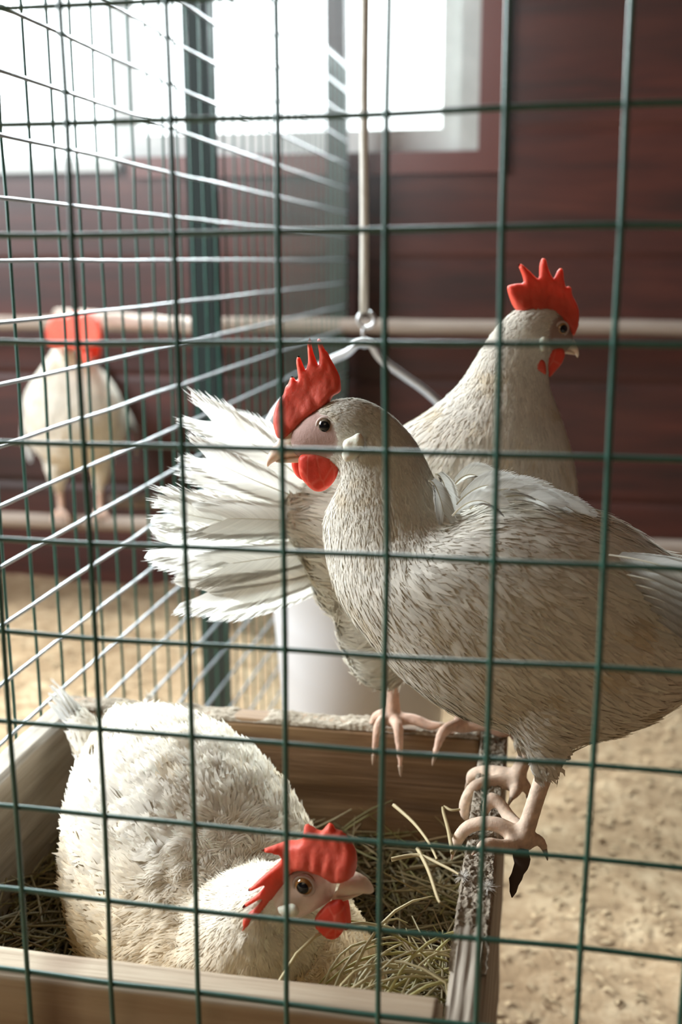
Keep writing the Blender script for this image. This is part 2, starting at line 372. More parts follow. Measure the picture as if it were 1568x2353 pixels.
hk = MB(); P = [(BK[0]+.003+.010*math.sin(a), 1.35, -.072+.0095*math.cos(a)) for a in np.linspace(.3, 5.6, 18)]; hk.tube(P, .0026, 8)
P = [(BK[0], 1.35, -.082), (BK[0]-.001, 1.35, -.090), (BK[0]+.003, 1.353, -.099), (BK[0]+.001, 1.356, -.105), (BK[0]-.006, 1.353, -.103)]; hk.tube(crom(P, 4), .0022, 8)
tag(hk.build('hook', M['zinc'], loc=(BK[0], 1.35, -.09)), 'small metal hook between the pale cord and the bucket handle', 'hook')
b = MB(); b.tube([(BK[0]+.0005*math.sin(k), 1.35, z) for k, z in enumerate(np.linspace(-.064, CZ, 30))], .0052, 10)
tag(b.build('hanging_cord', M['cord'], loc=(BK[0], 1.35, -.06)), 'pale straight cord hanging in front of the window down to the hook', 'cord')

# ------------------------------------------------------------------ wire fences
GRID = {0: [(0, 157, 283), (1, 395, 275), (2, 640, 270), (3, 890, 262), (4, 1163, 247), (5, 1440, 238)],
 1: [(0, 167, 541), (1, 402, 537), (2, 640, 532), (3, 887, 528), (4, 1155, 522), (5, 1428, 517)],
 2: [(0, 181, 790), (1, 410, 788), (2, 645, 788), (3, 886, 789), (4, 1150, 791), (5, 1412, 791)],
 3: [(0, 195, 1022), (1, 420, 1027), (2, 650, 1033), (3, 889, 1039), (4, 1143, 1046), (5, 1399, 1052)],
 4: [(0, 210, 1251), (1, 428, 1258), (2, 654, 1269), (3, 891, 1278), (4, 1136, 1291), (5, 1388, 1301)],
 5: [(-1, 10, 1452), (0, 222, 1470), (1, 437, 1482), (2, 657, 1494), (3, 886, 1511), (4, 1128, 1524), (5, 1377, 1535)],
 6: [(-1, 24, 1660), (0, 232, 1677), (1, 443, 1694), (2, 658, 1711), (3, 881, 1730), (4, 1120, 1745), (5, 1363, 1760)],
 7: [(-1, 40, 1856), (0, 243, 1877), (1, 449, 1897), (2, 660, 1919), (3, 876, 1938), (4, 1110, 1955), (5, 1349, 1975)],
 8: [(-1, 53, 2047), (0, 251, 2072), (1, 453, 2095), (2, 661, 2117), (3, 873, 2140), (4, 1102, 2160), (5, 1335, 2180)],
 9: [(-1, 66, 2235), (0, 257, 2262), (1, 457, 2283), (2, 660, 2310), (3, 870, 2337)]}
FY, FU, FZ0 = .5024, -.2214, .0625
off = {(c, r): atY(x, y, FY)-V3(FU+.05*c, FY, FZ0-.05*r) for r in GRID for c, x, y in GRID[r]}
keys = np.array(list(off)); vals = np.array(list(off.values()))
def knot(c, r):                    # the slightly bent mesh: measured knots, softly continued outside
    if (c, r) in off: o = off[(c, r)]
    else:
        d = ((keys-np.array([c, r]))**2).sum(1); w = 1/(d+.3)**1.5; o = (vals*w[:, None]).sum(0)/w.sum()
    return V3(FU+.05*c, FY, FZ0-.05*r)+o
rows, cols = range(-5, 17), range(-5, 10)
fence = thing('wire_fence', (FU+.1, FY, FZ), 'dark green welded wire mesh fence nearest the viewer, across the whole view', 'fence')
for r in rows:
    b = MB(); P = crom([knot(c, r)+V3(0, .0008, 0) for c in cols], 4); b.tube(P, .00145, 8); b.build('horizontal_wire', M['wire'], fence)
for c in cols:
    b = MB(); P = crom([knot(c, r)-V3(0, .0013, 0) for r in rows], 4); b.tube(P, .00145, 8); b.build('vertical_wire', M['wire'], fence)
SX, SZ0, SV0, SV = -.4445, .0498, .883, .0495
side = thing('wire_fence', (SX, 1.5, FZ), 'receding wire mesh fence on the left of the pen, leading to the back wall', 'fence')
vv = [SV0+SV*k for k in range(-7, 33)]
def sag(y, k): return .0012*noise.noise(Vector((y*7, k*1.7, 3)))
for k in range(-7, 17):
    b = MB(); b.tube([(SX+.001+sag(y, k+40), y, SZ0-.05*k+sag(y, k)) for y in np.linspace(vv[0], vv[-1], 60)], .0019, 6); b.build('horizontal_wire', M['wire_lit'], side)
for k, y in enumerate(vv):
    b = MB(); b.tube([(SX-.0015+sag(z*2, k+80), y+sag(z*2, k), z) for z in np.linspace(SZ0+.36, FZ+.01, 24)], .00145, 6); b.build('vertical_wire', M['wire'], side)

# ------------------------------------------------------------------ nest box
RZ = -.40
nb = thing('nest_box', (-.23, .715, FZ), 'rough wooden nest box filled with hay, in front behind the green mesh', 'nest box')
def board(name, a, b, mat, axis, amp=.0012, dens=.006, groove=None, dx=None):
    """plank with a worn, slightly uneven surface"""
    a, b = np.array(a, float), np.array(b, float); bm = bmesh.new(); bmesh.ops.create_cube(bm, size=1)
    for v in bm.verts: v.co = Vector([(a[i]+b[i])/2+v.co[i]*(b[i]-a[i]) for i in range(3)])
    bmesh.ops.bevel(bm, geom=bm.edges[:], offset=.003, segments=2, affect='EDGES')
    for i in range(3):
        n = int((b[i]-a[i])/(dx[i] if dx else dens))
        for k in range(1, n):
            co = [0, 0, 0]; co[i] = a[i]+(b[i]-a[i])*k/n; no = [0, 0, 0]; no[i] = 1
            bmesh.ops.bisect_plane(bm, geom=bm.verts[:]+bm.edges[:]+bm.faces[:], plane_co=co, plane_no=no)
    bm.normal_update()
    for v in bm.verts:
        p = v.co.copy(); q = p*55; q[axis] = p[axis]*6
        d = amp*noise.noise(q)+amp*.6*noise.noise(p*25)
        if groove and v.normal.z > .5: d += groove(p)
        v.co = p+v.normal*d
    me = bpy.data.meshes.new(name)
    L = origin(nb)
    for v in bm.verts: v.co -= Vector(L)
    bm.to_mesh(me); bm.free(); me.polygons.foreach_set('use_smooth', np.ones(len(me.polygons), bool))
    return link_mesh(name, me, mat, nb)
board('front_board', (-.47, .517, -.62), (-.0425, .541, RZ), M['wood_x'], 0)
board('front_board', (-.47, .518, FZ), (-.0425, .541, -.623), M['wood_x'], 0, dens=.02)
def gr(p): return -.0016*(.5+.5*math.cos((p.x+.042+.0006*noise.noise(Vector((p.y*20, 1, 1))))*2*math.pi/.0058))*(.6+.8*noise.noise(Vector((p.x*300, p.y*30, 4))))*min(1, max(0, (.72-p.y)/.1))
board('right_board', (-.042, .5165, -.58), (-.021, .93, RZ), M['wood_y'], 1, .0006, .004, gr, (.0011, .005, .02))
board('right_board', (-.041, .517, FZ), (-.022, .93, -.583), M['wood_y'], 1, dens=.02)
board('back_board', (-.44, .885, -.62), (-.0425, .913, RZ), M['wood_back'], 0, .0016)
board('back_board', (-.44, .886, FZ), (-.0425, .912, -.623), M['wood_back'], 0, dens=.02)
board('left_board', (-.438, .5415, -.62), (-.412, .8845, RZ), M['wood_y'], 1)
board('left_board', (-.437, .5415, FZ), (-.413, .8845, -.623), M['wood_y'], 1, dens=.02)
# crusted droppings along the right and back rails
def crust(x0, x1, y0, y1, nx, ny, h, fade, seed):
    v = []
    for j in range(ny+1):
        for i in range(nx+1):
            x = x0+(x1-x0)*i/nx; y = y0+(y1-y0)*j/ny; p = Vector((x*1, y*1, seed))
            e = min(1, min(i, nx-i)/1.5, min(j, ny-j)/1.5)
            q = .5+.5*noise.noise(p*95)+.35*noise.noise(p*230)+.3*noise.noise(p*480)+.25*noise.noise(p*1000); k = fade(x, y)
            z = RZ-.0016+e*(h*max(0, q*k)+.0026*k-.0014*(1-k))
            v.append((x+.0012*noise.noise(p*300), y+.0012*noise.noise(p*310), z))
    f = [(j*(nx+1)+i, j*(nx+1)+i+1, (j+1)*(nx+1)+i+1, (j+1)*(nx+1)+i) for j in range(ny) for i in range(nx)]
    return v, f
v, f = crust(-.0428, -.0208, .565, .925, 34, 560, .0046, lambda x, y: min(1, max(0, (y-.585+.02*noise.noise(Vector((x*200, 3, y*60))))/.05)), 1)
mk('dirt_crust', v, f, M['crust'], nb)
v, f = crust(-.43, -.045, .886, .912, 300, 22, .0035, lambda x, y: min(1, max(.2, .7+noise.noise(Vector((x*30, 8, 0))))), 2)
mk('dirt_crust', v, f, M['crust'], nb)
b = MB(); P = [atY(1195, 1952, .70), atY(1200, 1985, .70), atY(1185, 2020, .695), atY(1178, 2060, .69)]
bw = np.array([.0062, .0058, .0060, .0052, .0050, .0042, .0045, .0030, .0024, .0006])[:, None]*V3(1, 0, 0); sv, sf = loft(crom(P, 3)+bw, crom(P, 3)-bw, np.tile(V3(.2, 1, 0), (10, 1)), np.full(10, .0016), 10); b.add(sv, sf); b.build('bark_flap', M['bark'], nb)

# ------------------------------------------------------------------ hens
CREAM = np.array((.82, .778, .685))
def inflate(name, out_px, pl, thick, mat, parent, off=0.0, rim=.006, k=4, base=None, curl=None, grid=None, wrinkle=0):
    """a fleshy flap: smooth outline, rounded edge, real thickness"""
    O = crom(out_px, k, True); P0 = pl.at(*O.mean(0), off); ux = pl.h; c0 = O.mean(0)
    W3 = np.array([pl.at(x, y, off) for x, y in O]); Q = np.stack([(W3-P0)@ux, (W3-P0)[:, 2]], -1)
    step = grid or max(.0016, (Q.max(0)-Q.min(0)).max()/34)
    lo, hi = Q.min(0), Q.max(0); pts = [tuple(q) for q in Q]; n = len(pts)
    gx = np.arange(lo[0], hi[0], step); gz = np.arange(lo[1], hi[1], step)
    G = np.array([(x+(j % 2)*step/2, z) for j, z in enumerate(gz) for x in gx])
    def dist(G):
        a = Q; b2 = np.roll(Q, -1, 0); ab = b2-a; t = np.clip(((G[:, None]-a)*ab).sum(-1)/((ab**2).sum(-1)+1e-15), 0, 1)
        return np.sqrt((((a+t[..., None]*ab)-G[:, None])**2).sum(-1)).min(1)
    def inside(G):
        x, y = G[:, 0:1], G[:, 1:2]; a = Q; b2 = np.roll(Q, -1, 0)
        cr = ((a[:, 1] > y) != (b2[:, 1] > y)) & (x < (b2[:, 0]-a[:, 0])*(y-a[:, 1])/(b2[:, 1]-a[:, 1]+1e-15)+a[:, 0])
        return cr.sum(1) % 2 == 1
    D = dist(G); keep = inside(G) & (D > step*.45); G = G[keep]; D = D[keep]
    r = delaunay_2d_cdt([Vector(p) for p in pts]+[Vector(p) for p in G], [], [list(range(n))], 1, 1e-7)
    V2 = np.array([tuple(p) for p in r[0]]); F = [tuple(q) for q in r[2]]
    d = dist(V2); d[d < 1e-6] = 0
    u = np.clip(d/rim, 0, 1); T = thick*np.sqrt(np.clip(1-(1-u)**2, 0, 1))
    if base is not None:           # thicker towards the foot of the comb
        bz = np.array([pl.at(x, y, off) for x, y in base]); bq = np.stack([(bz-P0)@ux, (bz-P0)[:, 2]], -1)
        dd = np.sqrt(((V2[:, None]-bq)**2).sum(-1)).min(1); T = T*(1+1.6*np.exp(-(dd/.012)**2))
    C = P0+V2[:, :1]*ux+V2[:, 1:]*V3(0, 0, 1)
    if curl is not None: C = C+pl.n*np.array([curl(a, b3) for a, b3 in V2])[:, None]
    if wrinkle:
        wn = np.array([noise.noise(Vector((p[0]*260, p[1]*130, 2)))+.5*noise.noise(Vector((p[0]*600, p[1]*500, 9))) for p in V2]); T = T+wrinkle*wn*u
    m = len(C); bd = d == 0; idx = np.arange(m)+m; nb_ = int((~bd).sum()); idx[bd] = np.arange(m)[bd]; idx[~bd] = m+np.arange(nb_)
    V = np.concatenate([C-pl.n*T[:, None], (C+pl.n*T[:, None])[~bd]])
    FF = F+[tuple(int(idx[i]) for i in q[::-1]) for q in F]
    return mk(name, V, FF, mat, parent)

def eye(root, c, n, r, iris_mat):
    """eyeball with its coloured iris and a pupil; n points out of the head"""
    n = unit(n); a = unit(np.cross(n, V3(0, 0, 1))); b = np.cross(a, n)
    def cap(rr, a0, a1, ns, c0):
        th = np.linspace(a0, a1, ns); ph = np.arange(28)*2*math.pi/28; v = [c0+n*rr]
        for t_ in th[1:]: v += list(c0+rr*(math.cos(t_)*n+math.sin(t_)*(np.cos(ph)[:, None]*a+np.sin(ph)[:, None]*b)))
        f = [(0, 1+j, 1+(j+1) % 28) for j in range(28)]+[(1+i*28+j, 1+(i+1)*28+j, 1+(i+1)*28+(j+1) % 28, 1+i*28+(j+1) % 28) for i in range(ns-2) for j in range(28)]
        return np.array(v), f
    v, f = cap(r, 0, math.pi*.8, 16, c); e = mk('eye', v, f, iris_mat, root)
    v, f = cap(r*1.02, 0, .62, 7, c); mk('pupil', v, f, M['pupil'], e)
    th = np.linspace(0, 2*math.pi, 37)[:-1]; R = r*.93
    ring = [c+n*r*.36+R*1.08*(math.cos(x)*a+.94*math.sin(x)*b) for x in th]; ring.append(ring[0])
    v, f = tube(ring, r*.20, 8, False); mk('eyelid', v, f, M['lid'], root)

def feather(mb, root, tip, W, nrm, bow=(0, 0, 0), ragged=.15, nb_=80, rnd=.8, cup=.12, base=.45, tint=1.0):
    """one flight or tail feather: a shaft and separate barbs on both sides"""
    root, tip, bow, nrm = map(lambda q: np.asarray(q, float), (root, tip, bow, nrm)); L = np.linalg.norm(tip-root)
    S = np.linspace(0, 1, 25); curve = lambda s: root+np.multiply.outer(s, tip-root)+np.multiply.outer(4*s*(1-s), bow)
    tang = lambda s: unit((tip-root)+np.multiply.outer(4*(1-2*s), bow))
    v, f = tube(curve(S*.97), np.linspace(.0007, .0002, 25), 5); rows_v = [v]; F = [np.array([q for q in f if len(q) == 4])]; cl = [np.tile((.80, .755, .64), (len(v), 1))]; nn = [unit(v-np.repeat(curve(S*.97), 5, 0))]; cnt = len(v)
    for sd in (-1, 1):
        s = np.linspace(.08, .985, nb_); jit = RNG.normal(0, 1, nb_)
        clump = np.cumsum(np.where(RNG.random(nb_) < .09, RNG.normal(0, 1, nb_), 0)); clump = np.sin(clump*1.2)
        T = tang(s); Sd = unit(np.cross(T, nrm))*sd
        prof = np.interp(s, [0, .15, .4, .7, .9, 1], [base*.6, base, .85, 1, rnd, rnd*.42])*W/2
        ang = np.interp(s, [0, .6, 1], [.95, .75, .45])+(.05*jit*ragged*3)*np.interp(s, [0, .6, 1], [.4, .6, 1.3])+.12*clump*ragged
        ln = prof/np.sin(np.maximum(ang, .3))*(1+ragged*.22*jit); ln = np.maximum(ln, W*.08)
        P = curve(s); wd = L*.9/nb_*2.4
        q = np.linspace(0, 1, 5); rows = []
        for j, t_ in enumerate(.62+.38*q):
            a2 = ang*(1-.35*t_)
            c = P+(T*np.cos(a2)[:, None]+Sd*np.sin(a2)[:, None])*(ln*t_)[:, None]-nrm*((cup*t_*t_*ln)[:, None])+nrm*(.0006*jit*t_)[:, None]
            hw = wd*np.interp(t_, [0, .8, .92, 1], [1, .8, .55, .1])*.62
            rows.append((c-T*hw, c+T*hw))
        A = np.stack([np.stack(r_, 1) for r_ in rows], 1)      # nb,5,2,3
        mem = []
        an0 = np.interp(s, [0, .6, 1], [.95, .75, .45]); l0 = prof/np.sin(np.maximum(an0, .3))*.9
        for t_ in q:
            a2 = an0*(1-.35*t_); mem.append(P+(T*np.cos(a2)[:, None]+Sd*np.sin(a2)[:, None])*(l0*t_)[:, None]-nrm*((cup*t_*t_*l0)[:, None])+nrm*.0005)
        mem = np.stack(mem, 1); rows_v.append(mem.reshape(-1, 3)); ib = np.arange(nb_-1)[:, None]*5+cnt
        for j in range(4): F.append(ib+np.array([j, j+5, j+6, j+1] if sd > 0 else [j, j+1, j+6, j+5]))
        cl.append(np.repeat(np.array((.88, .865, .82))*tint*(1+.045*jit[:, None]), 5, 0)); nn.append(np.tile(-nrm, (nb_*5, 1))+np.repeat(Sd*.25, 5, 0)); cnt += nb_*5
        rows_v.append(A.reshape(-1, 3)); i0 = cnt+(np.arange(nb_)*10)[:, None]
        for j in range(4): F.append(i0+np.array([2*j, 2*j+1, 2*j+3, 2*j+2] if sd > 0 else [2*j, 2*j+2, 2*j+3, 2*j+1]))
        cl.append(np.repeat(np.array((.88, .865, .82))*tint*(1+.05*jit[:, None]), 10, 0)); nn.append(np.tile(-nrm, (nb_*10, 1))+np.repeat(Sd*.25, 10, 0)); cnt += nb_*10
    mb.append((np.concatenate(rows_v), np.concatenate([np.asarray(x) for x in F]), np.concatenate(cl), unit(np.concatenate(nn))))
def build_feathers(name, fs, parent, each=True):
    for v, f, c, n in fs: mk(name, v, np.asarray(f), M['vane'], parent, True, col=c, nrm=n)

def feathers_on(root, bv, bf, spine, cfg, N, seed=1, name='plumage', skip=None, R0=.07, tint=(1, 1, 1), rand=.1, buff=None):
    """overlapping body plumage, each plume a fan of narrow slips lying along the body"""
    rg = np.random.default_rng(seed); bvh = BVHTree.FromPolygons([tuple(p) for p in bv], bf)
    tri = np.array([(q[0], q[i], q[i+1]) for q in bf for i in range(1, len(q)-1)])
    A, B, C_ = bv[tri[:, 0]], bv[tri[:, 1]], bv[tri[:, 2]]; cr = np.cross(B-A, C_-A); ar = np.linalg.norm(cr, axis=1)
    C0, T0 = spine
    tc = (A+B+C_)/3; ti = ((tc[:, None]-C0)**2).sum(-1).argmin(1)/(len(C0)-1)
    dens = np.array([cfg(t_)[5] for t_ in np.linspace(0, 1, 101)])[(ti*100).astype(int)]
    w = ar*dens; pick = rg.choice(len(tri), N, p=w/w.sum()); u = np.sqrt(rg.random(N)); v_ = rg.random(N)
    P = A[pick]*(1-u)[:, None]+B[pick]*(u*(1-v_))[:, None]+C_[pick]*(u*v_)[:, None]; n0 = unit(cr[pick])
    if skip is not None: k = ~skip(P); P, n0 = P[k], n0[k]; N = len(P)
    idx = ((P[:, None]-C0)**2).sum(-1).argmin(1); tt = idx/(len(C0)-1)
    D = T0[idx]+V3(0, 0, -.25); D = unit(D-n0*(D*n0).sum(1)[:, None]); Sd = unit(np.cross(n0, D))
    D = unit(D+Sd*rg.normal(0, .16, N)[:, None])
    G = np.array([cfg(t_) for t_ in tt]); L = G[:, 0]*rg.uniform(.75, 1.25, N); W = G[:, 1]*rg.uniform(.8, 1.2, N); lift = G[:, 2]*rg.uniform(.3, 1.7, N); h0 = G[:, 3]; K = int(G[:, 4].max())
    S = np.array([-.12, .2, .5, .78, 1.0]); Cc = np.zeros((N, 5, 3)); Nn = np.zeros((N, 5, 3))
    for i in range(N):
        p, d, l = P[i], D[i], L[i]
        for j, s in enumerate(S):
            q, nr, _, _ = bvh.find_nearest(Vector(p+d*l*s))
            nr = np.array(nr); Nn[i, j] = nr; Cc[i, j] = np.array(q)+nr*((h0[i]+lift[i]*l*max(s, 0)**1.6) if s > 0 else -.0008)
    fan = np.linspace(-1, 1, K); V = np.zeros((N, K, 5, 2, 3)); NV = np.zeros_like(V)
    SdN = np.stack([unit(np.cross(Nn[:, j], D)) for j in range(5)], 1)
    for k, fk in enumerate(fan):
        jit = rg.normal(0, .16, N); short = 1-.16*fk*fk+rg.normal(0, .07, N)
        for j, s in enumerate(S):
            c = Cc[:, j] if j == 0 else Cc[:, 0]+(Cc[:, j]-Cc[:, 0])*short[:, None]
            g = .35+.65*min(1, max(0, s)*1.4); o = W*.5*(fk+jit*max(s, 0))*g
            c = c+SdN[:, j]*o[:, None]-Nn[:, j]*(o**2/(2*R0))[:, None]*.6+Nn[:, j]*(rg.normal(0, .0004, N)*max(s, 0))[:, None]
            hw = W/K*np.interp(s, [-.12, .3, .6, .8, 1], [.75, .8, .72, .48, .05])
            for e, sg in enumerate((-1, 1)):
                V[:, k, j, e] = c+SdN[:, j]*(sg*hw)[:, None]; NV[:, k, j, e] = unit(Nn[:, j]+SdN[:, j]*(.13*fk+.05*sg)+D*.10*(s-.3))
    nq = N*K; i0 = (np.arange(nq)*10)[:, None]; F = np.concatenate([i0+np.array([2*j, 2*j+2, 2*j+3, 2*j+1]) for j in range(4)])
    blot = np.array([noise.noise(Vector(p)*38)+.6*noise.noise(Vector(p)*110) for p in P])
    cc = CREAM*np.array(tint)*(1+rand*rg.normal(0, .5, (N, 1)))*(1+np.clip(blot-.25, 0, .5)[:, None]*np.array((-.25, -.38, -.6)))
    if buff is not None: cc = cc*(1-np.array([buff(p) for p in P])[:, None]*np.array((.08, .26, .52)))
    cc = np.clip(np.repeat(np.repeat(cc, K, 0)*(1+.05*rg.normal(0, 1, (nq, 1))), 10, 0), .02, .92)
    return mk(name, V.reshape(-1, 3), F, M['plume'], root, True, col=cc, nrm=NV.reshape(-1, 3))

def spine_of(top, bot):
    c = (np.asarray(top)+np.asarray(bot))/2; return c, unit(np.gradient(c, axis=0))

def hen_body(root, lofts, legs, faces, voxel=.0021, smooth=5, lump=0):
    """one continuous body skin: trunk, neck, head, thighs, shanks and toes"""
    mb = MB()
    for T_, B_, Sd, Wd in lofts: v, f = loft(T_, B_, Sd, Wd); mb.add(v, f)
    for P, R in legs['thigh']: mb.tube(crom(P, 4), crom(np.array(R)[:, None], 4)[:, 0], 18)
    for P, R in legs['shank']+legs['toe']: mb.tube(crom(P, 3), np.maximum(crom(np.array(R)[:, None], 3)[:, 0], .0012), 10)
    v, f = remeshed(mb, voxel, smooth)
    # leg skin / face skin / feathered
    col = np.tile(CREAM, (len(v), 1)); leg = np.zeros(len(v), bool)
    for P, R in legs['shank']+legs['toe']:
        Q = crom(P, 6); Rr = crom(np.array(R)[:, None], 6)[:, 0]
        d = np.sqrt(((v[:, None]-Q)**2).sum(-1))-Rr; leg |= d.min(1) < .0022
    col[leg] = np.array(legs.get('col', (.70, .50, .38)))
    spots = np.array([noise.noise(Vector(p)*180)+.9*noise.noise(Vector(p)*520) for p in v[leg]]) if leg.any() else np.zeros(0)
    col[leg] *= (1+.22*spots)[:, None]
    fm_ = np.zeros(len(v))
    for c, r, fc in faces:
        d = np.linalg.norm((v-np.array(c))/np.array(r), axis=1); k = np.clip((1.1-d)/.25, 0, 1); col = col*(1-k[:, None])+np.array(fc)*k[:, None]; fm_ = np.maximum(fm_, k)
    if lump:
        bm_n = np.array([noise.noise(Vector(p)*70)+.6*noise.noise(Vector(p)*140) for p in v])*(~leg)
        c = v.mean(0); v = v+unit(v-c)*(lump*bm_n*(v[:, 2] > c[2]-.03))[:, None]
    mk('body', v, f, M['body'], root, True, col=col)
    lv = np.concatenate([crom(P, 4) for P, R in legs['shank']+legs['toe']]) if legs['shank'] else np.zeros((1, 3))+99
    def skip(P):
        d = np.sqrt(((P[:, None]-lv)**2).sum(-1)).min(1) < .0095
        for c, r, fc in faces: d |= np.linalg.norm((P-np.array(c))/np.array(r), axis=1) < .92
        return d
    return v, f, skip

def claws(root, toes, r=.0022):
    for P, Rr in toes:
        a, b_ = np.array(P[-2], float), np.array(P[-1], float); d = unit(b_-a)
        v, f = tube(crom([b_-d*.003, b_+d*.002+V3(0, 0, -.0003), b_+d*.0048+V3(0, 0, -.0018)], 4), np.linspace(r, .0003, 9), 8); mk('claw', v, f, M['claw'], root)
def beak(root, pl, up_px, low_px, w):
    """upper and lower beak from side outlines: list of (top, bottom) pixel pairs from base to tip"""
    for nm, rows_ in (('upper_beak', up_px), ('lower_beak', low_px)):
        T_ = crom([pl.at(*a) for a, b in rows_], 4); B_ = crom([pl.at(*b) for a, b in rows_], 4); n = len(T_)
        Wd = w*np.sqrt(np.clip(1-np.linspace(0, 1, n)**1.5, .01, 1))*(1 if nm == 'upper_beak' else .75)
        v, f = loft(T_, B_, np.tile(pl.n, (n, 1)), Wd, 16); mk(nm, v, f, M['beak'], root)

def conv(px, z, sc, ox, oy): return [(ox+x*sc, oy+y*sc) for x, y in px]
def stations(pl, rows_, k=3):
    T_ = crom([pl.at(*r[0]) for r in rows_], k); B_ = crom([pl.at(*r[1]) for r in rows_], k); W_ = crom(np.array([[r[2]] for r in rows_]), k)[:, 0]
    return T_, B_, np.tile(pl.n, (len(T_), 1)), W_

#FEATHER plan along the bird (0 = face, 1 = tail): length, width, lift, height, slips, density
def plan(head, neck, shoulder, k=5):
    def cfg(t_):
        xs = [0, head, neck, shoulder, .9, 1]
        return (np.interp(t_, xs, [.004, .006, .016, .024, .028, .030]), np.interp(t_, xs, [.0022, .0030, .0060, .0125, .0140, .013]),
                np.interp(t_, xs, [.05, .06, .035, .035, .08, .22]), np.interp(t_, xs, [.0003, .0004, .0006, .0008, .0010, .0012]), k, np.interp(t_, xs, [9, 7, 3.0, 1, .9, 1.0]))
    return cfg

# ---- hen on the right rail, in profile, head to the left
P1 = Plane((0, .75, 0), 0)
h1 = thing('hen', (-.01, .75, RZ), 'large white hen in side view facing left, standing on the right nest box rail', 'chicken', 'white hens of the coop')
r1 = [((668, 988), (676, 1046), .0075), ((695, 962), (695, 1052), .0115), ((730, 938), (725, 1056), .0150), ((775, 920), (765, 1066), .0180), ((825, 918), (790, 1090), .0200), ((885, 945), (775, 1135), .0215),
      ((945, 1005), (752, 1180), .027), ((990, 1090), (748, 1225), .035), ((1020, 1165), (760, 1290), .045), ((1075, 1178), (785, 1365), .056), ((1150, 1150), (840, 1440), .066), ((1235, 1145), (930, 1540), .073),
      ((1335, 1168), (1050, 1620), .076), ((1440, 1215), (1200, 1665), .074), ((1530, 1280), (1345, 1680), .066), ((1605, 1325), (1480, 1640), .052), ((1670, 1340), (1580, 1570), .036), ((1720, 1340), (1660, 1480), .02)]
L1 = stations(P1, r1)
ya, yb = .712, .800
legs1 = dict(thigh=[([P1.at(1330, 1480, -.03), P1.at(1275, 1610, -.034), P1.at(1262, 1690, -.036), P1.at(1266, 1742, -.038)], [.040, .034, .020, .0085]),
                    ([P1.at(1290, 1480, .03), P1.at(1235, 1590, .036), P1.at(1222, 1650, .042), P1.at(1226, 1692, .046)], [.048, .034, .018, .0085])],
    shank=[([P1.at(1266, 1740, -.038), P1.at(1240, 1812, -.038), P1.at(1213, 1895, -.038), P1.at(1196, 1935, -.038)], [.0070, .0062, .0066, .0085]),
           ([atY(1226, 1688, .796), atY(1208, 1735, yb), atY(1193, 1775, yb), atY(1188, 1795, yb)], [.0070, .0062, .0066, .0085])],
    toe=[([atY(1200, 1930, ya), atY(1150, 1897, ya), atY(1105, 1892, ya), atY(1070, 1905, ya), atY(1047, 1940, ya), atY(1042, 1958, ya)], [.0075, .0058, .0052, .0050, .0042, .0022]),
         ([atY(1200, 1915, .718), atY(1172, 1880, .733), atY(1150, 1848, .740), atY(1130, 1834, .742), atY(1120, 1852, .740), atY(1116, 1875, .740)], [.007, .0052, .0048, .0048, .004, .002]),
         ([atY(1196, 1940, ya), atY(1160, 1945, .697), atY(1118, 1938, .690), atY(1098, 1952, .688)], [.0075, .005, .0042, .0025]),
         ([atY(1210, 1935, ya), atY(1236, 1928, .715), atY(1248, 1942, .716), atY(1254, 1958, .716)], [.0065, .004, .0034, .0016]),
         ([atY(1190, 1790, yb), atY(1150, 1775, .805), atY(1110, 1773, .812), atY(1085, 1782, .815), atY(1075, 1802, .815)], [.0075, .0055, .0052, .0048, .002]),
         ([atY(1190, 1800, yb), atY(1140, 1796, .795), atY(1095, 1806, .786), atY(1072, 1838, .782), atY(1068, 1868, .780), atY(1076, 1886, .780)], [.0075, .0055, .0052, .005, .0042, .002]),
         ([atY(1190, 1802, yb), atY(1184, 1820, .787), atY(1174, 1838, .780)], [.0065, .0045, .0022]),
         ([atY(1195, 1795, yb), atY(1212, 1812, .802), atY(1216, 1836, .803)], [.006, .0042, .0016])], col=(.72, .55, .42))
FACE1 = (.40, .255, .215)
bv, bf, skip = hen_body(h1, [L1], legs1, [(P1.at(722, 1000), (.0235, .05, .0195), FACE1)], .0019, 4)
feathers_on(h1, bv, bf, spine_of(L1[0], L1[1]), plan(.26, .42, .58), 20000, 11, skip=skip)
claws(h1, legs1['toe'])
Z1 = lambda px: conv(px, 0, 520/1568, 580, 740)
inflate('comb', Z1([(178, 800), (150, 735), (145, 660), (160, 590), (185, 540), (215, 500), (230, 450), (250, 425), (265, 385), (280, 376), (304, 402), (318, 385), (312, 330), (305, 270), (316, 235), (332, 245), (350, 290), (370, 326), (386, 280), (385, 210), (383, 150), (396, 110), (410, 130), (416, 180), (432, 235), (457, 292), (466, 240), (458, 180), (449, 130), (462, 115), (478, 130), (500, 185), (518, 205), (530, 225), (545, 258), (565, 292), (590, 340), (606, 380), (613, 420), (615, 470), (598, 492), (560, 515), (535, 555), (490, 600), (430, 640), (370, 690), (320, 740), (270, 785), (220, 810)]),
        P1, .0030, M['comb'], h1, rim=.0036, k=3, base=Z1([(240, 770), (320, 700), (420, 620), (520, 560)]), grid=.0016, wrinkle=.0007)
inflate('wattle', Z1([(335, 925), (320, 980), (330, 1060), (370, 1120), (420, 1165), (470, 1175), (520, 1155), (570, 1100), (595, 1040), (600, 980), (580, 935), (520, 905), (430, 895)]), P1, .0034, M['wattle'], h1, off=-.0085, rim=.007, wrinkle=.0004)
inflate('wattle', Z1([(290, 915), (272, 970), (280, 1020), (310, 1070), (360, 1095), (420, 1050), (440, 980), (420, 900), (340, 890)]), P1, .003, M['wattle'], h1, off=.008, rim=.006, wrinkle=.0004)
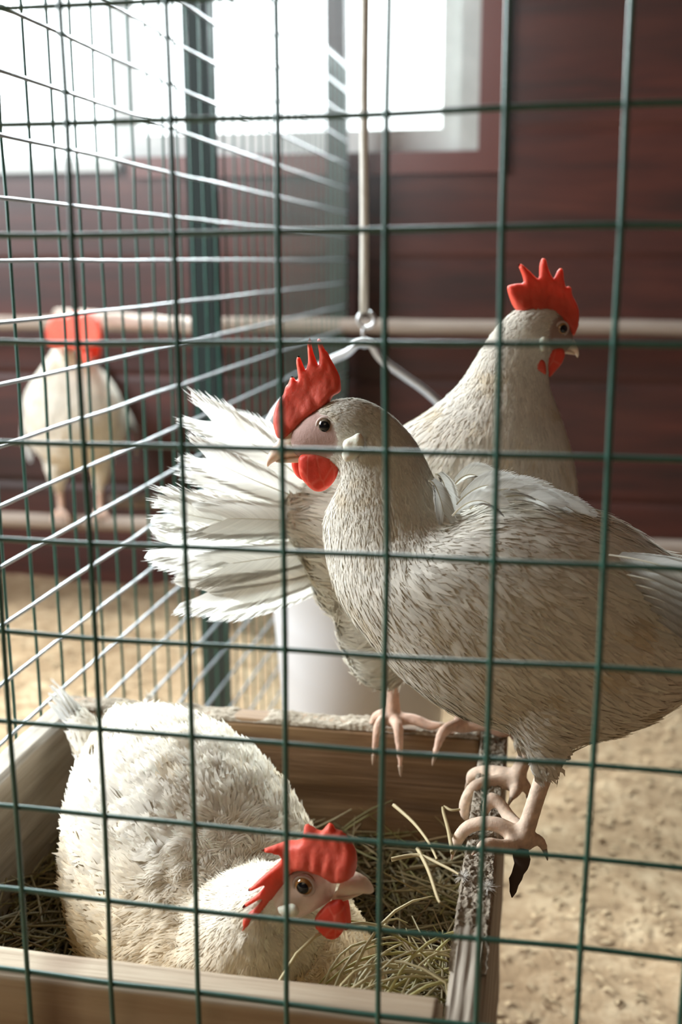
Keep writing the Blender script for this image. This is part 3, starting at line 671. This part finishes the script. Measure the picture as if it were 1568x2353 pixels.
inflate('earlobe', Z1([(625, 850), (640, 818), (690, 793), (735, 768), (765, 785), (778, 830), (765, 880), (740, 920), (700, 952), (660, 970), (630, 955), (618, 915), (630, 885)]), P1, .0028, M['lobe'], h1, off=-.0258, rim=.0045, wrinkle=.0006, curl=lambda a, b: -.14*a)
inflate('earlobe', Z1([(625, 850), (640, 818), (690, 793), (735, 768), (765, 785), (778, 830), (765, 880), (740, 920), (700, 952), (660, 970), (630, 955), (618, 915), (630, 885)]), P1, .0028, M['lobe'], h1, off=.0195, rim=.0045, curl=lambda a, b: -.10*a)
beak(h1, P1, [((672, 978), (690, 1052)), ((650, 1002), (672, 1052)), ((630, 1022), (646, 1056)), ((616, 1048), (626, 1064)), ((613, 1068), (616, 1073))], [((700, 1044), (700, 1062)), ((672, 1048), (672, 1063)), ((650, 1052), (648, 1063)), ((636, 1056), (634, 1062))], .0078)
eye(h1, P1.at(751, 978, -.0118), -P1.n+V3(-.12, 0, .04), .0062, M['iris_dark'])
eye(h1, P1.at(751, 978, .0118), P1.n+V3(-.12, 0, .04), .0062, M['iris'])
fs = []
for k in range(9):                 # tail, past the right edge of the view
    o_ = (k-4)*.004; feather(fs, P1.at(1640+4*k, 1400-5*k, o_), P1.at(1900+16*abs(k-4), 1000+55*k, o_*2.5), .034, unit(P1.n+V3(0, 0, .2*(k-4)/4)), (0, 0, .012), .2, 60)
build_feathers('tail_feather', fs, h1)
fs = []
for k in range(7):                 # folded wing tips along the flank
    feather(fs, P1.at(1400+14*k, 1275+22*k, -.046), P1.at(1650-8*k, 1352+20*k, -.060+.001*k), .024, unit(P1.n+V3(-.12, 0, -.25)), (0, -.010, .006), .10, 70, rnd=.7, tint=.92)
build_feathers('wing_feather', fs, h1)
fs = []
for (a, b_, w_, o_) in [((985, 1105), (1022, 1182), .020, -.026), ((1000, 1090), (1034, 1160), .020, -.010), ((1040, 1120), (1108, 1102), .022, .010), ((1050, 1160), (1150, 1120), .024, -.020), ((1080, 1170), (1195, 1128), .022, -.028), ((1120, 1158), (1260, 1160), .024, -.030), ((1110, 1140), (1240, 1138), .024, .0), ((1180, 1150), (1330, 1182), .024, -.018), ((1040, 1185), (1130, 1160), .020, -.040)]:
    feather(fs, P1.at(*a, o_), P1.at(*b_, o_), w_, unit(P1.n*.9+V3(0, 0, -.8)), (0, 0, .006), .3, 40, rnd=.85)
build_feathers('back_feather', fs, h1)

# ---- hen behind, tail fanned to the left, head up to the right
P2 = Plane((-.09, .90, 0), 22)
h2 = thing('hen', (-.09, .90, RZ), 'white hen standing on the back rail with tail feathers fanned left and head turned right', 'chicken', 'white hens of the coop')
r2 = [((1316, 772), (1302, 802), .007), ((1300, 742), (1290, 815), .012), ((1275, 712), (1278, 824), .0155), ((1240, 705), (1250, 842), .0185), ((1190, 712), (1252, 876), .0210), ((1145, 752), (1258, 900), .0225),
      ((1108, 808), (1272, 935), .028), ((1065, 880), (1288, 985), .040), ((1005, 940), (1303, 1050), .054), ((935, 985), (1312, 1150), .066), ((870, 1030), (1290, 1290), .073),
      ((810, 1080), (1200, 1410), .074), ((755, 1112), (1080, 1480), .070), ((715, 1135), (930, 1500), .060), ((690, 1150), (820, 1450), .045), ((665, 1160), (740, 1390), .028)]
L2 = stations(P2, r2)
# legs at the back rail
fa, fb = atZ(902, 1655, RZ+.008), atZ(1062, 1668, RZ+.010)
def down(p, dx, dy, dz): return p+V3(dx, dy, dz)
def foot(p, heads, hx, r=.0052):
    out = []
    for a, l, drop in heads:
        d = V3(math.cos(math.radians(a)), math.sin(math.radians(a)), 0)
        out.append(([p, p+d*l*.4+V3(0, 0, .004), p+d*l*.75+V3(0, 0, .0005), p+d*l-V3(0, 0, drop)], [.0068, r, r*.9, r*.4]))
    return out
legs2 = dict(thigh=[([P2.at(900, 1330, -.028), P2.at(880, 1450, -.03), P2.at(880, 1520, -.02), fa+V3(-.004, .012, .060)], [.048, .036, .022, .0085]),
                    ([P2.at(1020, 1330, .03), P2.at(1030, 1450, .03), fb+V3(.0, .016, .060)], [.046, .032, .0085])],
    shank=[([fa+V3(-.004, .012, .062), fa+V3(-.001, .006, .03), fa], [.0068, .0060, .0078]), ([fb+V3(.0, .016, .062), fb+V3(.001, .008, .03), fb], [.0068, .0060, .0078])],
    toe=foot(fa, [(-70, .034, .030), (-12, .046, -.004), (-120, .026, .026), (170, .02, .008)], 0)+foot(fb, [(-125, .036, .018), (-15, .046, -.002), (10, .050, .02), (100, .022, .01)], 0), col=(.66, .44, .33))
bv, bf, skip = hen_body(h2, [L2], legs2, [(P2.at(1290, 770), (.021, .03, .020), (.33, .22, .18))], .0022, 4)
feathers_on(h2, bv, bf, spine_of(L2[0], L2[1]), plan(.28, .44, .6), 13000, 12, skip=skip)
claws(h2, legs2['toe'])
Z2 = lambda px: conv(px, 0, 360/1568, 1040, 560)
inflate('comb', Z2([(660, 680), (600, 610), (560, 500), (548, 440), (570, 415), (640, 400), (700, 395), (712, 365), (690, 290), (660, 215), (682, 200), (720, 225), (780, 280), (862, 350), (872, 225), (890, 160), (915, 145), (938, 165), (962, 255), (1012, 345), (1050, 275), (1085, 245), (1110, 272), (1117, 350), (1135, 430), (1165, 425), (1192, 450), (1200, 510), (1235, 580), (1262, 650), (1270, 740), (1255, 830), (1230, 900), (1210, 920), (1170, 900), (1120, 830), (1060, 760), (960, 720), (850, 700), (750, 700)]),
        P2, .0030, M['comb'], h2, rim=.0036, k=3, base=Z2([(700, 680), (850, 690), (1000, 720), (1120, 820)]), grid=.0018, wrinkle=.0006)
inflate('wattle', Z2([(925, 1110), (930, 1180), (945, 1260), (972, 1335), (1040, 1265), (1100, 1190), (1127, 1110), (1110, 1050), (1040, 1030), (960, 1060)]), P2, .0034, M['wattle'], h2, off=-.0135, rim=.006)
inflate('wattle', Z2([(800, 1240), (830, 1190), (880, 1150), (925, 1180), (940, 1250), (935, 1310), (890, 1300), (840, 1290)]), P2, .003, M['comb'], h2, off=-.0205, rim=.005)
inflate('earlobe', Z2([(870, 985), (890, 940), (930, 930), (965, 955), (960, 1010), (930, 1070), (895, 1080), (875, 1040)]), P2, .0024, M['lobe'], h2, off=-.0225, rim=.004)
beak(h2, P2, [((1300, 768), (1296, 806)), ((1316, 778), (1312, 808)), ((1325, 795), (1322, 814)), ((1330, 812), (1328, 822))], [((1296, 800), (1294, 812)), ((1312, 805), (1310, 814)), ((1322, 811), (1320, 816))], .0070)
eye(h2, P2.at(1289, 755, -.0118), -P2.n+P2.h*.15, .0056, M['iris'])
eye(h2, P2.at(1289, 755, .0118), P2.n+P2.h*.15, .0056, M['iris'])
fs = []
TF = [((760, 1150), (452, 945), 120, .012, .004, .3), ((745, 1165), (440, 1038), 105, -.006, -.002, .25), ((735, 1180), (424, 1072), 80, .004, -.004, .6), ((740, 1190), (478, 1105), 120, .010, .006, .3),
      ((745, 1200), (352, 1140), 80, -.010, -.004, .8), ((745, 1215), (368, 1172), 105, -.014, -.004, .6), ((750, 1235), (362, 1252), 120, -.012, -.006, .7), ((760, 1255), (380, 1268), 120, .006, -.005, .5),
      ((765, 1280), (428, 1305), 110, -.004, -.004, .3), ((775, 1300), (438, 1368), 125, -.016, -.004, .25), ((780, 1320), (520, 1385), 110, -.012, -.003, .25), ((770, 1170), (560, 985), 110, .016, .008, .2), ((770, 1210), (490, 1190), 130, -.018, .002, .2), ((770, 1260), (500, 1300), 130, -.018, .0, .2)]
for k, (a, b_, w_, o_, bw, rg_) in enumerate(TF):
    n_ = unit(P2.n+V3(0, 0, .16*(k/6-1))+P2.h*RNG.normal()*.05)
    pa, pb = P2.at(*a, o_*.5), P2.at(*b_, o_*1.6); feather(fs, pa, pa+(pb-pa)*.90, w_*1.22/2950, n_, V3(0, 0, bw), rg_, 95, rnd=.85, base=.6)
build_feathers('tail_feather', fs, h2)

# ---- hen sitting in the hay
P3 = Plane((-.14, .622, 0), -12)
h3 = thing('hen', (-.22, .71, -.55), 'white hen sitting in the hay inside the wooden nest box, head facing right', 'chicken', 'white hens of the coop')
hd, nd = unit(V3(.72, -.69, 0)), unit(V3(.69, .72, 0)); c3 = V3(-.236, .720, 0)
def S3(s, zt, zb, w, tilt=0): return (c3+hd*(s+tilt)+V3(0, 0, zt), c3+hd*(s-tilt)+V3(0, 0, zb), w)
r3 = [S3(.155, -.482, -.535, .032), S3(.140, -.465, -.552, .056), S3(.105, -.444, -.562, .076), S3(.05, -.412, -.57, .089), S3(.01, -.380, -.575, .093), S3(-.03, -.359, -.575, .095), S3(-.07, -.352, -.565, .087), S3(-.10, -.358, -.54, .072), S3(-.125, -.366, -.50, .052), S3(-.142, -.372, -.455, .030), S3(-.152, -.375, -.42, .014)]
T3 = crom([r[0] for r in r3], 3); B3 = crom([r[1] for r in r3], 3); W3_ = crom(np.array([[r[2]] for r in r3]), 3)[:, 0]
rn = [((760, 2010), (768, 2066), .0085), ((740, 1985), (742, 2080), .0135), ((705, 1970), (708, 2096), .0175), ((660, 1972), (672, 2110), .0205), ((620, 1995), (650, 2130), .023)]
TN = [P3.at(*r[0]) for r in rn]; BN = [P3.at(*r[1]) for r in rn]; WN = [r[2] for r in rn]; SN = [P3.n]*5
for p, q, w_ in [(P3.at(578, 2012, .012), P3.at(690, 2195, .004), .040), (P3.at(520, 2010, .030), P3.at(715, 2275, .014), .056), (P3.at(450, 1995, .055), P3.at(720, 2340, .03), .070)]:
    TN.append(p); BN.append(q); WN.append(w_); SN.append(unit(P3.n*.8+nd*.4))
TN, BN, SN = crom(TN, 3), crom(BN, 3), unit(crom(SN, 3)); WN = crom(np.array(WN)[:, None], 3)[:, 0]
tl = crom([atY(330, 1860, .765), atY(268, 1790, .79), atY(228, 1735, .81), atY(200, 1680, .825), atY(182, 1645, .832)], 3); tr = crom(np.array([[.045], [.028], [.017], [.011], [.004]]), 3)
TL3 = (tl+hd*tr, tl-hd*tr, np.tile(nd, (len(tl), 1)), tr[:, 0]*.8)
bv3, bf3, skip = hen_body(h3, [(T3, B3, np.tile(nd, (len(T3), 1)), W3_), (TN, BN, SN, WN), TL3], dict(thigh=[], shank=[], toe=[]), [(P3.at(712, 2040), (.0225, .05, .0195), (.88, .71, .64))], .0021, 5, .0022)
sc3, st3 = spine_of(TN, BN); sb3, sb3t = spine_of(T3, B3)
def cfg3(t_):
    xs = [0, .2, .38, .5, .9, 1]
    return (np.interp(t_, xs, [.004, .007, .018, .020, .022, .024]), np.interp(t_, xs, [.0022, .003, .0065, .012, .0135, .013]), np.interp(t_, xs, [.10, .14, .16, .13, .16, .2]), np.interp(t_, xs, [.0003, .0005, .001, .001, .0012, .0012]), 5, np.interp(t_, xs, [9, 7, 3, 1, 1, 1]))
feathers_on(h3, bv3, bf3, (np.concatenate([sc3, sb3]), np.concatenate([st3, sb3t])), cfg3, 12000, 13, skip=skip, tint=(1.04, 1.03, 1.02), buff=lambda p: min(1, max(0, (-.405-p[2])/.09)))  # buff lower down: natural feather tint plus warm hay bounce painted in
Z3 = lambda px: conv(px, 0, 400/1568, 540, 1860)
inflate('comb', Z3([(1070, 600), (1092, 500), (1096, 440), (1085, 370), (1055, 310), (1010, 245), (960, 195), (910, 180), (880, 135), (852, 120), (828, 142), (780, 190), (720, 170), (660, 133), (630, 145), (620, 205), (612, 255), (570, 280), (450, 280), (380, 290), (295, 308), (330, 340), (390, 370), (432, 402), (425, 440), (370, 490), (290, 550), (240, 600), (200, 632), (222, 650), (312, 630), (288, 672), (220, 720), (165, 762), (168, 786), (205, 775), (300, 738), (258, 800), (190, 850), (166, 890), (165, 995), (212, 962), (275, 890), (340, 820), (410, 750), (460, 670), (500, 590), (560, 550), (650, 530), (740, 550), (830, 590), (900, 640), (980, 640)]),
        P3, .0034, M['comb'], h3, off=-.013, rim=.0036, k=3, base=Z3([(650, 440), (760, 470), (880, 520), (1000, 560)]), grid=.0016, wrinkle=.0007, curl=lambda a, b: .55*min(0, a+.004))
inflate('wattle', Z3([(730, 960), (800, 875), (870, 820), (960, 815), (1003, 900), (1010, 1000), (980, 1090), (920, 1160), (850, 1170), (780, 1120), (722, 1050)]), P3, .0034, M['wattle'], h3, off=-.011, rim=.007, wrinkle=.0004)
inflate('wattle', Z3([(940, 780), (1000, 765), (1032, 850), (1047, 1000), (1040, 1065), (980, 1080), (930, 900)]), P3, .003, M['comb'], h3, off=.007, rim=.006)
inflate('earlobe', Z3([(385, 890), (430, 865), (520, 848), (572, 885), (575, 940), (500, 985), (420, 955)]), P3, .0022, M['lobe'], h3, off=-.0228, rim=.004)
beak(h3, P3, [((795, 2004), (778, 2058)), ((815, 2006), (800, 2056)), ((836, 2018), (826, 2050)), ((852, 2036), (844, 2049)), ((859, 2049), (855, 2052))], [((770, 2050), (772, 2072)), ((795, 2050), (795, 2066)), ((820, 2047), (820, 2058)), ((838, 2046), (838, 2051))], .0080)
eye(h3, P3.at(702, 2031, -.0125), -P3.n+V3(.1, 0, .06), .0066, M['iris'])
eye(h3, P3.at(702, 2031, .0125), P3.n+V3(.1, 0, .06), .0066, M['iris'])
fs = []
for k in range(7):
    o_ = (k-3)*.0022; rt = atY(232+3*k, 1745, .808)+nd*o_; tp = atY(146+7*abs(k-2), 1586+16*abs(k-2), .845)+nd*o_*1.5
    feather(fs, rt, tp, .026, unit(nd+hd*.25+V3(0, 0, .04*(k-3))), nd*.002, .2, 60, rnd=.8)
build_feathers('tail_feather', fs, h3)

# ---- hen on the lower roost pole behind the side fence, facing the viewer
hp = V3(-1.012, 2.26, -.556); hh = unit(V3(.30, -.95, 0)); hn = V3(-hh[1], hh[0], 0)
h4 = thing('hen', hp, 'distant white hen facing forward on the low roost pole behind the side fence', 'chicken', 'white hens of the coop')
def L4(x, z, y=0): return hp+hh*x+hn*y+V3(0, 0, z)
r4 = [((.128, .395), (.122, .375), .010), ((.112, .412), (.108, .362), .017), ((.09, .418), (.09, .350), .021), ((.066, .410), (.085, .325), .026), ((.05, .385), (.095, .285), .048), ((.035, .355), (.105, .245), .076), ((.015, .33), (.105, .20), .100),
      ((-.015, .315), (.085, .15), .104), ((-.06, .30), (.045, .115), .110), ((-.11, .275), (-.02, .10), .104), ((-.15, .25), (-.08, .11), .08), ((-.175, .24), (-.13, .15), .05), ((-.19, .235), (-.165, .19), .025)]
T4 = crom([L4(*r[0]) for r in r4], 3); B4 = crom([L4(*r[1]) for r in r4], 3); W4 = crom(np.array([[r[2]] for r in r4]), 3)[:, 0]
def leg4(s): return [L4(-.02, .16, s*.045), L4(.01, .10, s*.045), L4(.005, .065, s*.044)]
def toes4(s): b_ = L4(0, .006, s*.043); return [([b_, b_+hh*.022+V3(0, 0, .004)+hn*o_, b_+hh*.036+hn*o_*1.6+V3(0, 0, -.016)], [.007, .0055, .003]) for o_ in (-.012, 0, .012)]
legs4 = dict(thigh=[(leg4(s), [.042, .024, .010]) for s in (-1, 1)], shank=[([L4(.005, .067, s*.044), L4(.002, .035, s*.043), L4(0, .006, s*.043)], [.0085, .0075, .008]) for s in (-1, 1)], toe=toes4(-1)+toes4(1), col=(.66, .47, .37))
bv, bf, skip = hen_body(h4, [(T4, B4, np.tile(hn, (len(T4), 1)), W4)], legs4, [(L4(.112, .385), (.02, .02, .02), (.55, .25, .2))], .0035, 4)
feathers_on(h4, bv, bf, spine_of(T4, B4), plan(.28, .44, .6, 3), 3500, 14, skip=skip)
P4 = Plane(L4(.09, 0), math.degrees(math.atan2(hh[1], hh[0])))
P4.h = unit(V3(.93, -.36, 0)); P4.n = unit(V3(.36, .93, 0)); P4.p0 = L4(.105, 0)
inflate('comb', [(112, 790), (108, 755), (118, 735), (135, 722), (155, 726), (170, 715), (185, 722), (205, 716), (222, 728), (232, 745), (236, 775), (225, 792), (205, 800), (185, 806), (160, 800), (130, 800)], P4, .006, M['comb'], h4, off=-.024, rim=.007)
inflate('wattle', [(188, 792), (183, 815), (190, 832), (205, 834), (212, 815), (208, 792)], P4, .004, M['wattle'], h4, off=-.012, rim=.006)
inflate('wattle', [(208, 790), (208, 812), (216, 826), (228, 820), (230, 800), (222, 785)], P4, .004, M['wattle'], h4, off=.0, rim=.006)
q = L4(.125, .384); v, f = tube([q, q+hh*.012+V3(0, 0, -.001), q+hh*.022+V3(0, 0, -.006)], [.009, .006, .0015], 10); mk('upper_beak', v, f, M['beak'], h4)
for s in (-1, 1): eye(h4, L4(.105, .392, s*.017), hn*s+hh*.3, .006, M['iris'])
fs = []
for k in range(9):
    o_ = (k-4)*.006; feather(fs, L4(-.165, .225, o_), L4(-.27, .33-.012*abs(k-4), o_*2), .04, hn, (0, 0, 0), .2, 40)
build_feathers('tail_feather', fs, h4)
fs = []
for s in (-1, 1):
    for k in range(6): feather(fs, L4(.01-.012*k, .25-.012*k, s*.103), L4(-.10-.012*k, .12+.006*k, s*.118), .04, hn*-s, hn*s*.012, .15, 40)
build_feathers('wing_feather', fs, h4)

for px_, Y_, z_, lab in ((1062, .655, RZ+.006, 'tuft of white down stuck on the left edge of the right nest box rail'), (1120, .645, RZ+.006, 'wisp of white down curling over the top of the right nest box rail'), (345, .90, RZ+.010, 'small white down tuft lying on the back nest box rail')):
    c = atY(px_, 2070 if Y_ < .8 else 1612, Y_); c[2] = z_; fs = []
    n_ = 160; vv_ = MB()
    for k in range(n_):
        d = unit(RNG.normal(size=3)*V3(1, 1.4, .4)+V3(0, 0, .12)); l = RNG.uniform(.002, .007); w_ = unit(RNG.normal(size=3))*l*.35
        vv_.tube(crom([c-d*.001, c+d*l*.5+w_*.5, c+d*l+w_], 3), np.linspace(.0002, .00006, 7), 3, (.84, .80, .73))
    tag(vv_.build('down_feather', M['plume'], None, col=True, loc=c), lab, 'feather', 'loose down on the nest box')

# ------------------------------------------------------------------ hay
bvh3 = BVHTree.FromPolygons([tuple(p) for p in bv3], bf3)
def pile(x, y):
    h = -.562+.02*noise.noise(Vector((x*14, y*14, 1)))
    e = min((x+.412)/.10, (-.042-x)/.10, (y-.541)/.06, (.885-y)/.10)
    h += .06*max(0, 1-max(e, 0)); h += .045*math.exp(-((x+.06)/.05)**2-((y-.60)/.07)**2); return h
HV = []; HF = []; HC = []; cnt = 0; made = 0
while made < 5200:
    x = RNG.uniform(-.41, -.044); y = RNG.uniform(.543, .882)
    L = RNG.uniform(.04, .13); a = RNG.uniform(0, 6.28); el = RNG.normal()*.22; u = RNG.random()
    z = pile(x, y)-.05*u*u+RNG.uniform(-.004, .010)
    d = V3(math.cos(a)*math.cos(el), math.sin(a)*math.cos(el), math.sin(el)); bd = unit(RNG.normal(size=3))*L*RNG.uniform(.03, .22)
    s = np.linspace(-.5, .5, 7); P = V3(x, y, z)+s[:, None]*d*L+((.25-s*s)*4)[:, None]*bd*.5
    if RNG.random() < .25: P[4:] += (np.arange(3)+1)[:, None]*V3(*RNG.normal(size=3))*.006
    P[:, 0] = np.clip(P[:, 0], -.4105, -.0435); P[:, 1] = np.clip(P[:, 1], .5425, .8835)
    bad = False
    for p in P[::2]:
        q, n_, i_, dd = bvh3.find_nearest(Vector(p))
        if dd < .006 or (Vector(p)-q).dot(n_) < 0: bad = True; break
    if bad: 
        if RNG.random() < .02: made += 1
        continue
    r = RNG.uniform(.0005, .0013); v, f = tube(P, r*np.array([.8, 1, 1, 1, 1, .9, .4]), 4, False)
    HV.append(v); HF.append(np.array(f)+cnt); cnt += len(v); made += 1
    base = np.array([(.42, .32, .15), (.50, .41, .22), (.36, .31, .11), (.30, .20, .09), (.56, .48, .30)][RNG.integers(5)])*RNG.uniform(.7, 1.15)
    HC.append(np.tile(base*.82, (len(v), 1)))
for i in range(46):                # longer greenish straws in the front right corner
    x, y = RNG.uniform(-.11, -.05), RNG.uniform(.56, .66); a = RNG.normal(.95, .5); L = RNG.uniform(.07, .12); s = np.linspace(-.5, .5, 8)
    P = V3(x, y, -.456+RNG.uniform(-.03, .014))+s[:, None]*V3(math.cos(a), math.sin(a), RNG.normal()*.15)*L+((.25-s*s)*4)[:, None]*V3(-.25, .1, .5)*L*RNG.uniform(.1, .5)
    P[:, 0] = np.clip(P[:, 0], -.4105, -.0435); P[:, 1] = np.clip(P[:, 1], .5425, .8835)
    v, f = tube(P, RNG.uniform(.0007, .0014)*np.array([.7, 1, 1, 1, 1, 1, .8, .3]), 5, False); HV.append(v); HF.append(np.array(f)+cnt); cnt += len(v)
    HC.append(np.tile(np.array((.46, .40, .15) if i % 3 == 0 else (.56, .47, .26))*RNG.uniform(.8, 1.1), (len(v), 1)))
for pts_ in ([(1040, 1960), (1030, 1905), (1018, 1856), (1038, 1862), (1058, 1860)], [(905, 1850), (950, 1890), (985, 1935), (1005, 1975)], [(900, 1975), (960, 1965), (1010, 1985), (1058, 2010)], [(960, 1950), (985, 2000), (1005, 2060), (1012, 2075)]):
    P = crom([atY(x, y, .72-.0006*(y-1900)) for x, y in pts_], 4); P[:, 0] = np.clip(P[:, 0], -.41, -.0435); v, f = tube(P, np.linspace(.0016, .0009, len(P)), 5, False); HV.append(v); HF.append(np.array(f)+cnt); cnt += len(v); HC.append(np.tile(np.array((.50, .40, .22)), (len(v), 1)))
hv = np.concatenate(HV); tag(mk('hay', hv-0, np.concatenate(HF), M['hay'], col=np.concatenate(HC)), 'dry olive and straw coloured hay bedding loose inside the nest box', 'hay', kind='stuff')
b = MB(); b.box((-.411, .542, -.66), (-.043, .884, -.585)); bb = b.build('bedding_base', M['bark'], nb, False)

# haze volume added to imitate the glare around the bright windows
t = NT('window_glare_haze'); t.t.nodes.remove(t.b); vs = t.n('ShaderNodeVolumeScatter'); sx = t.n('ShaderNodeSeparateXYZ'); t.l(t.coords(), sx.inputs[0]); ma = t.n('ShaderNodeMapRange', interpolation_type='SMOOTHSTEP'); mb_ = t.n('ShaderNodeMapRange', interpolation_type='SMOOTHSTEP'); mm = t.n('ShaderNodeMath', operation='MULTIPLY')
ma.inputs['From Min'].default_value = -.10; ma.inputs['From Max'].default_value = .40; ma.inputs['To Min'].default_value = .0; ma.inputs['To Max'].default_value = .024; t.l(sx.outputs['Z'], ma.inputs[0])
mb_.inputs['From Min'].default_value = .15; mb_.inputs['From Max'].default_value = -.55; t.l(sx.outputs['X'], mb_.inputs[0]); t.l(ma.outputs[0], mm.inputs[0]); t.l(mb_.outputs[0], mm.inputs[1]); t.l(mm.outputs[0], vs.inputs['Density']); vs.inputs['Anisotropy'].default_value = .45; vs.inputs['Color'].default_value = (.95, .98, 1, 1); t.l(vs.outputs[0], t.out.inputs['Volume'])
b = MB(); b.box((XL+.01, 1.15, -.36), (.16, BY-.04, CZ-.01)); tag(b.build('window_glare_haze', t.m, smooth=False), 'faint bright haze added as window glare in front of the windows', 'haze', kind='stuff')
